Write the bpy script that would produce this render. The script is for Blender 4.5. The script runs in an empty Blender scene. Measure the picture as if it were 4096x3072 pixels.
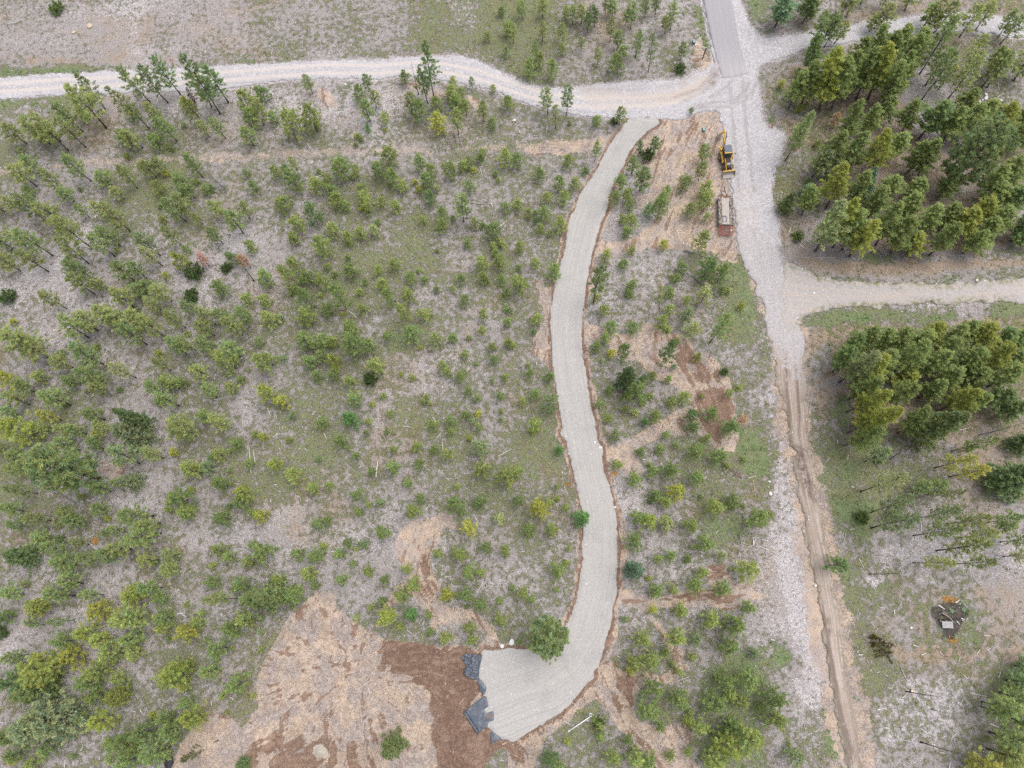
import bpy, bmesh, math, random
import numpy as np
from mathutils import Vector, Matrix, Quaternion
random.seed(7)
RNG = np.random.default_rng(7)
scene = bpy.context.scene
COL = scene.collection
R = math.radians

# ------------------------------------------------------------------ camera
FPX, CX, CY, HC = 2841.0, 2048.0, 1536.0, 119.0      # focal length in pixels of the 4096 px frame, drone height in m
NAD = (2130.0, 2315.0)                                # where plumb lines meet in the frame
_dn = np.array([(NAD[0]-CX)/FPX, -(NAD[1]-CY)/FPX, -1.0]); _dn /= np.linalg.norm(_dn)
_z = -_dn
_y = np.array([0, 1.0, 0]) - _z*_z[1]; _y /= np.linalg.norm(_y)
_x = np.cross(_y, _z)
ROT = np.array([_x, _y, _z])                          # camera axes -> world
CAMP = np.array([0, 0, HC])

def ray(px, py):
    d = ROT @ np.array([(px-CX)/FPX, -(py-CY)/FPX, -1.0])
    return d/np.linalg.norm(d)
def at(px, py, z=0.0):
    d = ray(px, py)
    return CAMP + d*((z-HC)/d[2])
def proj(p):
    c = ROT.T @ (np.asarray(p, float)-CAMP)
    return np.array([CX-FPX*c[0]/c[2], CY+FPX*c[1]/c[2]])
K = 1024/2212.0
def T(c, r, x, y): return (c*1024+x*K, r*768+y*K)
def TP(c, r, s):                                      # "x,y x,y ..." in one zoom tile -> frame pixels
    return [T(c, r, *map(float, q.split(','))) for q in s.split()]
def W2(pts): return np.array([at(x, y)[:2] for x, y in pts])

cam_d = bpy.data.cameras.new('camera'); cam = bpy.data.objects.new('camera', cam_d); COL.objects.link(cam)
M = Matrix.Identity(4)
for i in range(3):
    for j in range(3): M[i][j] = ROT[i][j]
M.translation = CAMP
cam.matrix_world = M
cam_d.sensor_fit = 'HORIZONTAL'; cam_d.sensor_width = 36.0; cam_d.lens = 36.0*FPX/4096.0
cam_d.clip_start = 1.0; cam_d.clip_end = 6000
scene.camera = cam

# ------------------------------------------------------------------ noise in numpy
def vnoise(x, y, seed=0):
    t = np.random.default_rng(seed).random((256, 256))
    xi = np.floor(x).astype(int); yi = np.floor(y).astype(int)
    fx = x-xi; fy = y-yi
    fx = fx*fx*fx*(fx*(fx*6-15)+10); fy = fy*fy*fy*(fy*(fy*6-15)+10)
    a = t[xi & 255, yi & 255]; b = t[(xi+1) & 255, yi & 255]; c = t[xi & 255, (yi+1) & 255]; d = t[(xi+1) & 255, (yi+1) & 255]
    return (a*(1-fx)+b*fx)*(1-fy)+(c*(1-fx)+d*fx)*fy
def fbm(x, y, scale, seed=0, oct=4, gain=.5):
    v = 0; a = 1; s = 0; x = x/scale; y = y/scale
    for k in range(oct):
        v = v+a*vnoise(x*2**k+17.3*k, y*2**k+5.1*k, seed+k); s += a; a *= gain
    return v/s
def sstep(a, b, x):
    t = np.clip((x-a)/(b-a), 0, 1); return t*t*(3-2*t)
def height(x, y):
    x = np.asarray(x, float); y = np.asarray(y, float)
    return .55*(fbm(x, y, 26, 3, 3)-.5)+.16*(fbm(x, y, 3.2, 9, 2)-.5)
def hz(x, y): return float(height(np.array([x]), np.array([y]))[0])

def sdist(poly, x, y, margin=3.0):
    """signed distance (inside positive) of points to a closed polygon; -margin far away"""
    out = np.full(x.shape, -margin)
    mn = poly.min(0)-margin; mx = poly.max(0)+margin
    idx = np.nonzero((x > mn[0]) & (x < mx[0]) & (y > mn[1]) & (y < mx[1]))
    px = x[idx]; py = y[idx]
    d = np.full(px.shape, 1e9); ins = np.zeros(px.shape, bool)
    n = len(poly)
    for i in range(n):
        ax, ay = poly[i]; bx, by = poly[(i+1) % n]
        ex, ey = bx-ax, by-ay; L = ex*ex+ey*ey+1e-12
        t = np.clip(((px-ax)*ex+(py-ay)*ey)/L, 0, 1)
        d = np.minimum(d, (px-ax-t*ex)**2+(py-ay-t*ey)**2)
        c = ((ay > py) != (by > py)) & (px < (bx-ax)*(py-ay)/(by-ay+1e-12)+ax)
        ins ^= c
    d = np.sqrt(d)
    out[idx] = np.maximum(np.where(ins, d, -d), -margin)
    return out
def line_st(line, x, y):
    """distance along and signed distance across a polyline"""
    best = np.full(x.shape, 1e9); s = np.zeros(x.shape); t = np.zeros(x.shape); acc = 0
    for (ax, ay), (bx, by) in zip(line[:-1], line[1:]):
        ex, ey = bx-ax, by-ay; L = math.hypot(ex, ey); ex /= L; ey /= L
        u = np.clip((x-ax)*ex+(y-ay)*ey, 0, L)
        qx = x-ax-u*ex; qy = y-ay-u*ey
        d = qx*qx+qy*qy; m = d < best
        best = np.where(m, d, best); s = np.where(m, acc+u, s)
        t = np.where(m, np.sign(ex*qy-ey*qx)*np.sqrt(d), t); acc += L
    return s, t

# ------------------------------------------------------------------ materials
def mat(name):
    m = bpy.data.materials.new(name); m.use_nodes = True
    nt = m.node_tree; nt.nodes.clear()
    o = nt.nodes.new('ShaderNodeOutputMaterial'); b = nt.nodes.new('ShaderNodeBsdfPrincipled')
    nt.links.new(b.outputs[0], o.inputs[0]); b.inputs['Roughness'].default_value = .85
    b.inputs['Specular IOR Level'].default_value = .25
    return m, nt, b, o
class G:                                              # small node-graph helper
    def __init__(s, nt): s.nt = nt
    def n(s, t, **kw):
        nd = s.nt.nodes.new(t)
        for k, v in kw.items(): setattr(nd, k, v)
        return nd
    def put(s, sock, v):
        if hasattr(v, 'is_output') or isinstance(v, bpy.types.NodeSocket): s.nt.links.new(v, sock)
        elif isinstance(v, (tuple, list)): sock.default_value = tuple(v)+((1,) if len(v) == 3 and len(sock.default_value) == 4 else ())
        else: sock.default_value = v
    def pos(s): return s.n('ShaderNodeNewGeometry').outputs['Position']
    def obj(s): return s.n('ShaderNodeTexCoord').outputs['Object']
    def attr(s, a): return s.n('ShaderNodeAttribute', attribute_name=a).outputs['Fac']
    def attrc(s, a): return s.n('ShaderNodeAttribute', attribute_name=a).outputs['Color']
    def mul3(s, v, k):
        nd = s.n('ShaderNodeVectorMath', operation='MULTIPLY'); s.put(nd.inputs[0], v); nd.inputs[1].default_value = k; return nd.outputs[0]
    def noise(s, v, scale, detail=5, rough=.65, dist=0):
        nd = s.n('ShaderNodeTexNoise'); s.put(nd.inputs['Vector'], v); nd.inputs['Scale'].default_value = scale
        nd.inputs['Detail'].default_value = detail; nd.inputs['Roughness'].default_value = rough; nd.inputs['Distortion'].default_value = dist
        return nd.outputs['Fac']
    def voro(s, v, scale, out='Distance', feature='F1'):
        nd = s.n('ShaderNodeTexVoronoi', feature=feature); s.put(nd.inputs['Vector'], v); nd.inputs['Scale'].default_value = scale
        return nd.outputs[out]
    def m(s, op, a, b=0.0, c=None, clamp=False):
        nd = s.n('ShaderNodeMath', operation=op, use_clamp=clamp); s.put(nd.inputs[0], a); s.put(nd.inputs[1], b)
        if c is not None: s.put(nd.inputs[2], c)
        return nd.outputs[0]
    def ss(s, v, lo, hi, a=0.0, b=1.0):
        nd = s.n('ShaderNodeMapRange', interpolation_type='SMOOTHSTEP'); s.put(nd.inputs[0], v)
        for i, q in enumerate((lo, hi, a, b)): s.put(nd.inputs[i+1], q)
        return nd.outputs[0]
    def ramp(s, f, stops):
        nd = s.n('ShaderNodeValToRGB'); s.put(nd.inputs[0], f); e = nd.color_ramp.elements
        while len(e) < len(stops): e.new(.5)
        for q, (p, c) in zip(e, stops): q.position = p; q.color = tuple(c)+(1,)
        return nd.outputs[0]
    def mix(s, f, a, b, blend='MIX'):
        nd = s.n('ShaderNodeMix', data_type='RGBA', blend_type=blend); s.put(nd.inputs[0], f); s.put(nd.inputs[6], a); s.put(nd.inputs[7], b)
        return nd.outputs[2]
    def bump(s, h, strength, dist, b):
        nd = s.n('ShaderNodeBump'); s.put(nd.inputs['Height'], h); nd.inputs['Strength'].default_value = strength; nd.inputs['Distance'].default_value = dist
        s.nt.links.new(nd.outputs[0], b.inputs['Normal'])

def simple(name, col, rough=.7, var=.25, scale=6.0, metal=0.0, spec=.3, col2=None):
    """paint / wood / plastic with grime variation"""
    m, nt, b, o = mat(name); g = G(nt)
    n = g.noise(g.obj(), scale, 6, .7)
    c2 = col2 or tuple(max(0, c*(1-var*1.6)) for c in col)
    c = g.ramp(n, [(.25, c2), (.5, col), (.8, tuple(min(1, q*(1+var)) for q in col))])
    nt.links.new(c, b.inputs['Base Color']); b.inputs['Roughness'].default_value = rough
    b.inputs['Metallic'].default_value = metal; b.inputs['Specular IOR Level'].default_value = spec
    return m

# ------------------------------------------------------------------ mesh helpers
def mesh_np(name, V, F, material=None, attrs=None, smooth=False, cols=None, midx=None):
    """V (n,3); F list of arrays (k,3)/(k,4)"""
    me = bpy.data.meshes.new(name)
    V = np.asarray(V, np.float32)
    Fs = [np.asarray(f, np.int32) for f in (F if isinstance(F, list) else [F]) if len(f)]
    me.vertices.add(len(V)); me.vertices.foreach_set('co', V.ravel())
    tot = np.concatenate([np.full(len(f), f.shape[1], np.int32) for f in Fs])
    li = np.concatenate([f.ravel() for f in Fs])
    me.loops.add(len(li)); me.loops.foreach_set('vertex_index', li)
    me.polygons.add(len(tot)); st = np.zeros(len(tot), np.int32); st[1:] = np.cumsum(tot)[:-1]
    me.polygons.foreach_set('loop_start', st)
    if smooth: me.polygons.foreach_set('use_smooth', np.ones(len(tot), bool))
    for k, v in (attrs or {}).items():
        a = me.attributes.new(k, 'FLOAT', 'POINT'); a.data.foreach_set('value', np.asarray(v, np.float32))
    for k, v in (cols or {}).items():
        a = me.attributes.new(k, 'FLOAT_COLOR', 'POINT'); v = np.asarray(v, np.float32)
        a.data.foreach_set('color', np.concatenate([v, np.ones((len(v), 1), np.float32)], 1).ravel())
    for q in (material if isinstance(material, (list, tuple)) else [material]):
        if q: me.materials.append(q)
    if midx is not None: me.polygons.foreach_set('material_index', np.asarray(midx, np.int32))
    me.update(calc_edges=True); me.validate()
    return me
def link(name, me, parent=None):
    o = bpy.data.objects.new(name, me); COL.objects.link(o)
    if parent is not None: o.parent = parent
    return o
def tag(o, label=None, cat=None, group=None, kind=None):
    if label: o['label'] = label
    if cat: o['category'] = cat
    if group: o['group'] = group
    if kind: o['kind'] = kind
    return o
def empty(name, loc, rz=0.0):
    o = bpy.data.objects.new(name, None); COL.objects.link(o); o.location = loc; o.rotation_euler = (0, 0, rz); o.empty_display_size = .3
    return o
class MB:
    """collects shapes into one mesh"""
    def __init__(s): s.bm = bmesh.new()
    def box(s, c, d, rot=None, bev=0.0):
        r = bmesh.ops.create_cube(s.bm, size=1.0); vs = r['verts']
        m = Matrix.Translation(c) @ (rot.to_4x4() if rot else Matrix.Identity(4)) @ Matrix.Diagonal((*d, 1))
        bmesh.ops.transform(s.bm, matrix=m, verts=vs)
        if bev:
            es = list({e for v in vs for e in v.link_edges}); bmesh.ops.bevel(s.bm, geom=es, offset=bev, segments=2, affect='EDGES', profile=.6)
        return s
    def bar(s, a, b, w, h=None, bev=0.0):
        a = Vector(a); b = Vector(b); d = b-a; q = d.to_track_quat('X', 'Z').to_matrix()
        return s.box((a+b)/2, (d.length, w, h or w), q, bev)
    def cyl(s, a, b, r1, r2=None, n=16, caps=True):
        a = Vector(a); b = Vector(b); d = b-a
        m = Matrix.Translation((a+b)/2) @ d.to_track_quat('Z', 'Y').to_matrix().to_4x4()
        bmesh.ops.create_cone(s.bm, cap_ends=caps, segments=n, radius1=r1, radius2=r1 if r2 is None else r2, depth=d.length, matrix=m)
        return s
    def tube(s, pts, r, n=8):
        pts = [Vector(p) for p in pts]; rings = []
        for i, p in enumerate(pts):
            d = (pts[min(i+1, len(pts)-1)]-pts[max(i-1, 0)]).normalized(); q = d.to_track_quat('Z', 'Y')
            rr = r[i] if isinstance(r, (list, tuple)) else r
            rings.append([s.bm.verts.new(p+q @ Vector((math.cos(a)*rr, math.sin(a)*rr, 0))) for a in [k*2*math.pi/n for k in range(n)]])
        for A, B in zip(rings[:-1], rings[1:]):
            for k in range(n): s.bm.faces.new((A[k], A[(k+1) % n], B[(k+1) % n], B[k]))
        s.bm.faces.new(rings[0][::-1]); s.bm.faces.new(rings[-1])
        return s
    def prism(s, prof, y0, y1, plane='xz'):
        f = (lambda p, y: (p[0], y, p[1])) if plane == 'xz' else (lambda p, y: (p[0], p[1], y))
        A = [s.bm.verts.new(f(p, y0)) for p in prof]; B = [s.bm.verts.new(f(p, y1)) for p in prof]
        n = len(prof); s.bm.faces.new(A); s.bm.faces.new(B[::-1])
        for k in range(n): s.bm.faces.new((A[k], B[k], B[(k+1) % n], A[(k+1) % n]))
        return s
    def lathe(s, prof, c, axis='Y', n=28):
        """prof = [(offset along axis, radius)], closed outline"""
        rings = []
        for (t, r) in prof:
            ring = []
            for k in range(n):
                a = 2*math.pi*k/n
                v = (r*math.cos(a), t, r*math.sin(a)) if axis == 'Y' else (r*math.cos(a), r*math.sin(a), t)
                ring.append(s.bm.verts.new(Vector(c)+Vector(v)))
            rings.append(ring)
        for A, B in zip(rings, rings[1:]+rings[:1]):
            for k in range(n): s.bm.faces.new((A[k], A[(k+1) % n], B[(k+1) % n], B[k]))
        return s
    def build(s, name, material, parent=None, smooth=False):
        bmesh.ops.recalc_face_normals(s.bm, faces=s.bm.faces[:])
        me = bpy.data.meshes.new(name); s.bm.to_mesh(me); s.bm.free()
        if material: me.materials.append(material)
        if smooth:
            for p in me.polygons: p.use_smooth = True
        return link(name, me, parent)
EXPO = 0.58
# ------------------------------------------------------------------ outlines read off the ground, in metres
P = {}
P['driveway'] = W2(TP(2,0,"1005,1040 985,1060 850,1240 720,1480 600,1659")+TP(2,1,"590,0 540,160 505,215 485,300 465,420 445,560 415,610 400,720 370,800 350,930 330,1060 328,1160 340,1290 350,1500 372,1659")
  +TP(2,2,"392,130 410,250 436,360 420,440 470,500 500,640 530,760 560,900 590,1040 600,1090 615,1270 605,1420 608,1520 588,1659")+TP(2,3,"578,100 555,220 510,330 465,430 440,560 220,615 100,635 40,630 0,622")
  +TP(1,3,"2150,630 2050,640 1970,632 1952,650 1940,720 1925,800 1915,880 1950,910 1985,960 1975,1010 1960,1030 1990,1060 2005,1120 1960,1150 1990,1190 2050,1170 2050,1240 2010,1250 1990,1300 2070,1370 2120,1400 2212,1428")
  +TP(2,3,"60,1400 200,1320 320,1240 420,1190 500,1110 570,1030 620,950 705,880 710,830 750,770 790,660 800,590 830,500 860,400 870,270 900,170 912,90 900,0")
  +TP(2,2,"905,1640 912,1500 910,1300 905,1180 885,1070 860,950 830,850 800,750 780,650 785,560 740,490 725,400 715,310 690,230 670,120 655,0")
  +TP(2,1,"640,1560 610,1430 600,1250 600,1130 620,990 635,860 655,740 680,600 700,500 740,370 770,270 810,190 835,90")+TP(2,0,"850,1659 910,1540 960,1440 1010,1330 1060,1250 1160,1150 1250,1090 1268,1070 1262,1045 1240,1032 1100,1028"))
P['gravel_road'] = W2(TP(0,0,"-90,672 0,670 250,650 600,630 1000,612 1500,600 1700,590 2000,560 2212,555")+TP(1,0,"600,520 1000,520 1300,490 1560,480 1760,485 1900,520 2050,590 2150,640")
  +TP(2,0,"0,665 80,710 250,757 400,762 600,750 850,725 1100,705 1500,690 1640,610 1740,540 1690,250 1640,0 1635,-90 1985,-90 1975,0 2010,100 2060,220 2130,300 2212,320")
  +TP(3,0,"200,300 310,290 550,250 700,240 850,200 1100,160 1230,150 1400,130 1600,110 1750,110 1900,140 2100,150 2330,165 2330,330 2100,330 1900,290 1700,270 1500,270 1350,290 1100,330 900,350 700,370 560,410 300,430 200,470 100,510 0,525")
  +TP(2,0,"2130,570 2110,650 2130,760 2150,900 2170,1050 2212,1130")+TP(3,0,"0,1110 60,1110 150,1170 150,1230 110,1350 60,1440 20,1640")
  +TP(3,1,"35,60 70,180 90,350 120,500 170,620 140,830 40,960")+TP(2,1,"2180,850 2120,700 2050,620 1970,500 1945,350 1930,200 1905,0")+TP(2,0,"1870,1500 1830,1250 1815,1100 1790,980 1755,950 1650,970 1450,1037 1250,1037 1000,1027 800,1020 500,985 200,915 0,855")
  +TP(1,0,"2100,800 1900,740 1700,710 1500,670 1250,652 1050,680 700,672 300,690 0,720")+TP(0,0,"1900,770 1500,790 1000,800 700,815 400,825 0,862 -90,866"))
P['paved_road'] = W2(TP(2,0,"1643,-110 1648,0 1690,200 1740,420 1780,560 1812,685 1900,675 2032,645 1990,480 1950,330 1925,180 1895,0 1888,-110"))
P['side_road'] = W2(TP(3,1,"130,580 200,630 370,655 420,725 700,772 1200,792 1700,790 2330,735 2330,962 1700,955 1200,985 700,1005 500,1020 360,1060 290,1150 250,1250 90,1250 60,900 90,700"))
P['dirt_track'] = W2(TP(3,1,"60,420 150,660 230,900 275,1150 310,1300 325,1659")+TP(3,2,"335,200 365,450 400,700 440,1000 490,1300 545,1500")+TP(3,3,"562,0 570,150 610,330 640,480 660,600 670,750 710,1000 755,1200 800,1450 850,1760 705,1760 690,1659 630,1400 590,1200 560,1000 510,800 480,600 460,500 470,400 430,200 400,0")
  +TP(3,2,"340,1400 290,1100 250,850 210,600 170,350 130,150 100,0")+TP(3,1,"75,1659 40,1300 0,1180")+TP(2,1,"2190,1020")+TP(2,1,"2130,880 2040,700 1960,520 1940,330 2020,240 2120,300"))
UPLINE = W2(TP(0,0,"-90,766 0,765 500,728 1000,704 1500,692 2212,642")+TP(1,0,"600,596 1050,600 1400,575 1600,592 1900,640")+TP(2,0,"0,755 300,855 700,893 1100,890 1400,860 1600,790 1740,690 1850,560"))
DRLINE = W2(TP(2,0,"1150,1035 1000,1210 760,1640")+TP(2,1,"640,300 560,620 480,1050 470,1300 510,1659")+TP(2,2,"560,300 640,700 740,1060 760,1300 745,1659")+TP(2,3,"715,200 640,480 500,740 250,900 0,980")+TP(1,3,"2050,1050"))
TRLINE = W2(TP(2,1,"2130,300")+TP(3,1,"30,850 160,1200 200,1659")+TP(3,2,"240,450 330,900 420,1400")+TP(3,3,"480,0 540,350 570,620 640,1050 720,1450 770,1760"))
SIDELINE = W2(TP(3,1,"150,860 500,880 1200,890 2330,850"))
NSLINE = W2(TP(2,0,"1780,-60 1900,600 2000,1100")+TP(2,1,"2080,0 2140,500 2200,900"))
LOGGED = W2(TP(0,0,"-60,1500 400,1440 900,1400 1600,1372 2212,1352")+TP(1,0,"600,1310 1200,1300 1700,1290 2212,1262")+TP(2,0,"400,1250 700,1235 880,1190"))   # faint old track

# bare soil: outline, rut direction (a frame vector or a fan centre), edge noise
SOIL = [
 (TP(1,3,"300,320 460,190 520,140 640,140 695,180 700,280 930,440 1100,535 1110,545 1500,590 1950,622 2212,640")+TP(2,3,"400,700 600,900 300,1180 200,1330 0,1440")+TP(1,3,"2150,1440 2050,1520 1930,1740 -300,1740")+TP(0,3,"1480,1740 1500,1640 1560,1450 1640,1360 1700,1280 1800,1200 1900,1188 2000,1215 2120,1290")+TP(1,3,"10,1150 10,1000 20,850 120,650 200,480"), ('fan', T(1,3,880,800)), .5),
 (TP(2,0,"1265,1050 1640,975 1780,965 1820,1100 1870,1500 1880,1659")+TP(2,1,"1900,200 1925,330 1940,600 1760,560 1720,500 1400,500 1200,485 1000,520 860,535 715,535 740,400 850,430 1080,380 1200,260 1300,150 1190,190 1080,150 1060,40")+TP(2,0,"1190,1659 1130,1400 1100,1250 1170,1150"), ('dir', (40, -110)), .9),
 (TP(2,1,"180,760 240,770 330,830 350,930 330,1060 328,1160 340,1290 355,1520 280,1480 170,1400 190,1260 270,1130 240,900"), ('dir', (0, 100)), .9),
 (TP(2,1,"600,1110 850,1210 1000,1240 1110,1195 1140,1120 1240,1160 1340,1210 1450,1210 1560,1270 1570,1380 1700,1380 1790,1460 1880,1600")+TP(2,2,"1900,20 1930,200 1960,480 1920,580 1750,550 1690,470 1600,440 1480,440 1300,440 1100,540 1060,600 1120,690 1130,820 1000,830 940,700 860,640 780,650 730,470 870,560 1000,480 1200,360 1400,240 1550,170 1450,60 1380,0")+TP(2,1,"1260,1620 1100,1480 870,1400 830,1300 620,1240"), ('dir', (60, 110)), .5),
 (TP(2,2,"1690,1570 1850,1550 1890,1659")+TP(2,3,"1900,10 1930,80 2010,50 2210,180 2000,240 1950,320 1700,250 1450,280 1200,260 1180,330 1000,260 900,200 920,130 1000,110 1080,160 1300,190 1480,110 1700,80"), ('dir', (110, -12)), .5),
 (TP(2,3,"700,870 800,700 850,600 870,800 1000,830 1350,850 1400,760 1340,600 1250,450 1180,330 1290,420 1400,560 1490,650 1460,760 1530,780 1450,830 1400,920 1150,920 1070,1000 1080,1250 1200,1290 1500,1270 1570,1380 1500,1450 1580,1600 1640,1700 1280,1700 1100,1500 930,1340 800,1150 720,1060 700,1090 560,1150 460,1280 300,1400 240,1560 180,1720 -60,1720 -20,1400 320,1230 500,1100"), ('dir', (60, 110)), .6),
 (TP(1,2,"1640,1100 1675,1140 1780,1270 1620,1240 1600,1360 1520,1450 1510,1560 1550,1659 1340,1659 1250,1560 1180,1460 1250,1260 1330,1200 1450,1170"), ('dir', (-25, 100)), .5),
 (TP(1,3,"1420,-10 1540,10 1590,90 1570,200 1700,290 1900,290 2060,450 2100,610 1950,600 2000,500 1750,420 1560,420 1590,490 1520,450 1480,300 1420,250 1340,180 1100,280 1160,160 1300,0"), ('dir', (70, 90)), .6),
 (TP(1,0,"1320,710 1410,700 1420,770 1340,770"), ('dir', (1, 0)), .6), (TP(1,0,"1480,800 1560,770 1740,740 1800,800 1930,870 1940,950 1880,930 1800,840 1680,790 1560,860 1490,850"), ('dir', (1, .5)), .6),
 (TP(1,0,"540,780 600,750 680,830 690,920 600,930 540,890"), ('dir', (.3, 1)), 1.2),
 (TP(2,0,"60,1290 300,1230 660,1210 860,1180 800,1250 660,1320 400,1330 150,1330"), ('dir', (1, 0)), 1.2),
 (TP(2,0,"1560,380 1620,330 1700,520 1760,560 1700,600 1600,600 1560,520"), ('dir', (1, 0)), 1.0),
 (TP(0,3,"1480,1740 1500,1640 1560,1450 1640,1360 1700,1280 1800,1200 1900,1188 2000,1215 2120,1290 2212,1400")+TP(1,3,"60,1480 20,1600 -20,1740"), ('flat',), .4),
 (TP(0,2,"850,690 1080,690 1090,800 900,810"), ('dir', (1, 0)), 1.2),
]
WET = [
 TP(1,3,"1090,560 1112,540 1400,578 1960,640 1930,900 1960,1040 1850,1160 1930,1360 2030,1350 2040,1440 2212,1410 2212,1500 2050,1540 1950,1740 1535,1740 1540,1300 1550,1100 1480,940 1300,880 1150,840 1080,790 1090,640"),
 TP(1,3,"-60,1390 300,1400 800,1430 1010,1450 1020,1740 -60,1740"),
 TP(2,1,"1380,1400 1560,1340 1640,1420 1780,1560 1800,1659 1560,1659"), TP(2,2,"1580,40 1850,30 1930,200 1880,420 1760,540 1700,460 1620,430 1600,320 1560,170"),
 TP(2,1,"1190,1180 1320,1230 1330,1300 1240,1290"), TP(2,3,"1400,150 1560,120 1750,100 1900,200 1850,260 1600,240 1420,260"), TP(2,3,"1000,840 1130,860 1060,960 1040,1180 900,1120 920,960"), TP(2,3,"1050,1330 1130,1400 1130,1500 1060,1450"),
 TP(1,3,"1420,0 1540,20 1580,100 1560,260 1450,180"), TP(1,2,"1380,1360 1500,1360 1480,1500 1540,1659 1400,1659"), TP(2,3,"-20,1420 320,1250 330,1330 100,1659 -60,1659"),
 TP(2,2,"1700,1560 1880,1560 1880,1659 1760,1659"),
]
CHIPS = [ # outline, strength
 (TP(3,1,"0,1650 90,1640")+TP(3,2,"20,250 110,330 150,480 200,600 240,850 290,1150 330,1400 350,1659")+TP(3,3,"395,0 440,250 490,500 510,700 560,1000 480,1120 300,1180 260,1000 290,800 150,560 110,330 50,150 40,0")+TP(3,2,"20,1659 60,1250 60,900 90,550 40,400"), .84),
 (TP(3,3,"1130,900 1280,830 1500,840 1750,900 1700,1250 1500,1480 950,1470 900,1200 980,1000"), .75), (TP(3,3,"640,50 860,0 1400,-20 1420,60 1150,80 900,90"), .9), (TP(3,2,"900,1380 1300,1240 2212,1340 2212,1500 1700,1600 1100,1640 900,1560"), .7),
 (TP(3,2,"1150,980 1500,960 1500,1120 1200,1140"), .5), (TP(3,3,"1750,780 2080,740 2212,900 1850,920"), .4), (TP(3,3,"900,1480 1500,1500 1700,1659 900,1659"), .4),
 (TP(0,0,"1300,80 2212,0 2212,470 1900,420 1550,330"), .45), (TP(1,0,"0,0 520,0 760,180 300,400 0,330"), .35), (TP(1,0,"1650,-20 1900,0 1880,250 1700,150"), .7), (TP(0,0,"0,230 350,280 300,420 0,480"), .5),
 (TP(1,0,"0,1380 400,1330 640,1330 560,1480 100,1500"), .55), (TP(0,1,"380,720 580,700 560,870 420,870"), .7), (TP(0,1,"380,1230 560,1170 560,1270 400,1300"), .6), (TP(0,1,"850,1330 1150,1330 1100,1420 880,1420"), .5),
 (TP(1,1,"300,20 540,20 500,120 320,110"), .5), (TP(1,1,"1460,380 1660,390 1660,480 1500,450"), .75), (TP(1,1,"1660,540 1960,480 1900,650 1680,620"), .6), (TP(1,1,"1400,900 1540,760 1560,880 1450,980"), .65), (TP(1,1,"880,1130 1120,1060 1080,1260 900,1200"), .5),
 (TP(1,1,"1830,1100 1900,1000 2150,1000 2120,1250 1880,1200"), .5), (TP(1,1,"1320,1330 1560,1340 1540,1600 1360,1480"), .35), (TP(0,2,"1250,760 1560,800 1480,950 1220,960"), .55), (TP(0,2,"1950,80 2212,40 2212,420 2140,380"), .6),
 (TP(1,2,"1000,200 1120,0 1170,120 1060,560 980,560"), .5), (TP(1,2,"180,960 460,1000 400,1180 80,1260 60,1180"), .55), (TP(1,2,"680,780 820,780 800,880 720,880"), .5), (TP(1,2,"820,860 1240,880 1240,980 900,960"), .4), (TP(0,2,"1780,1260 2160,1250 2150,1380 1800,1380"), .5),
 (TP(0,2,"0,1080 140,1120 120,1330 0,1330"), .5), (TP(0,3,"1260,500 1560,560 1520,640 1280,620"), .45), (TP(0,3,"960,1130 1250,1120 1230,1200 1000,1230"), .5), (TP(0,3,"600,920 740,1000 720,1150 540,1090"), .15), (TP(0,3,"1500,100 1720,80 1750,250 1580,280"), .4), (TP(0,3,"1400,960 1560,930 1560,1080 1300,1080"), .35),
 (TP(2,2,"1760,780 1940,720 1900,880 1780,860"), .55), (TP(2,2,"1160,1330 1400,1340 1360,1480 1180,1450"), .5), (TP(2,1,"1950,1350 1980,1500 1830,1560 1830,1420"), .6), (TP(2,2,"2110,60 2212,30 2212,220 2110,200"), .7), (TP(2,1,"1000,1040 1180,1060 1140,1120 960,1120"), .4), (TP(2,1,"1180,520 1400,590 1300,700 1180,660"), .4),
 (TP(2,0,"1230,180 1560,200 1560,420 1330,300"), .35), (TP(2,0,"1460,520 1680,560 1640,620 1480,600"), .7), (TP(2,0,"0,960 260,980 260,1180 0,1180"), .35), (TP(2,0,"240,1400 420,1330 400,1540 260,1560"), .35), (TP(1,3,"680,140 900,60 1000,220 900,300 720,240"), .4), (TP(3,1,"850,720 1500,670 1560,720 1000,770"), .5),
 (TP(2,3,"1500,650 1740,660 1700,760 1560,740"), .5), (TP(3,0,"60,950 130,930 140,1000 80,1030"), .7), (TP(3,0,"2060,760 2212,740 2212,880 2000,900"), .4), (TP(0,0,"350,1370 520,1370 520,1460 370,1460"), .6),
]
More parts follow.
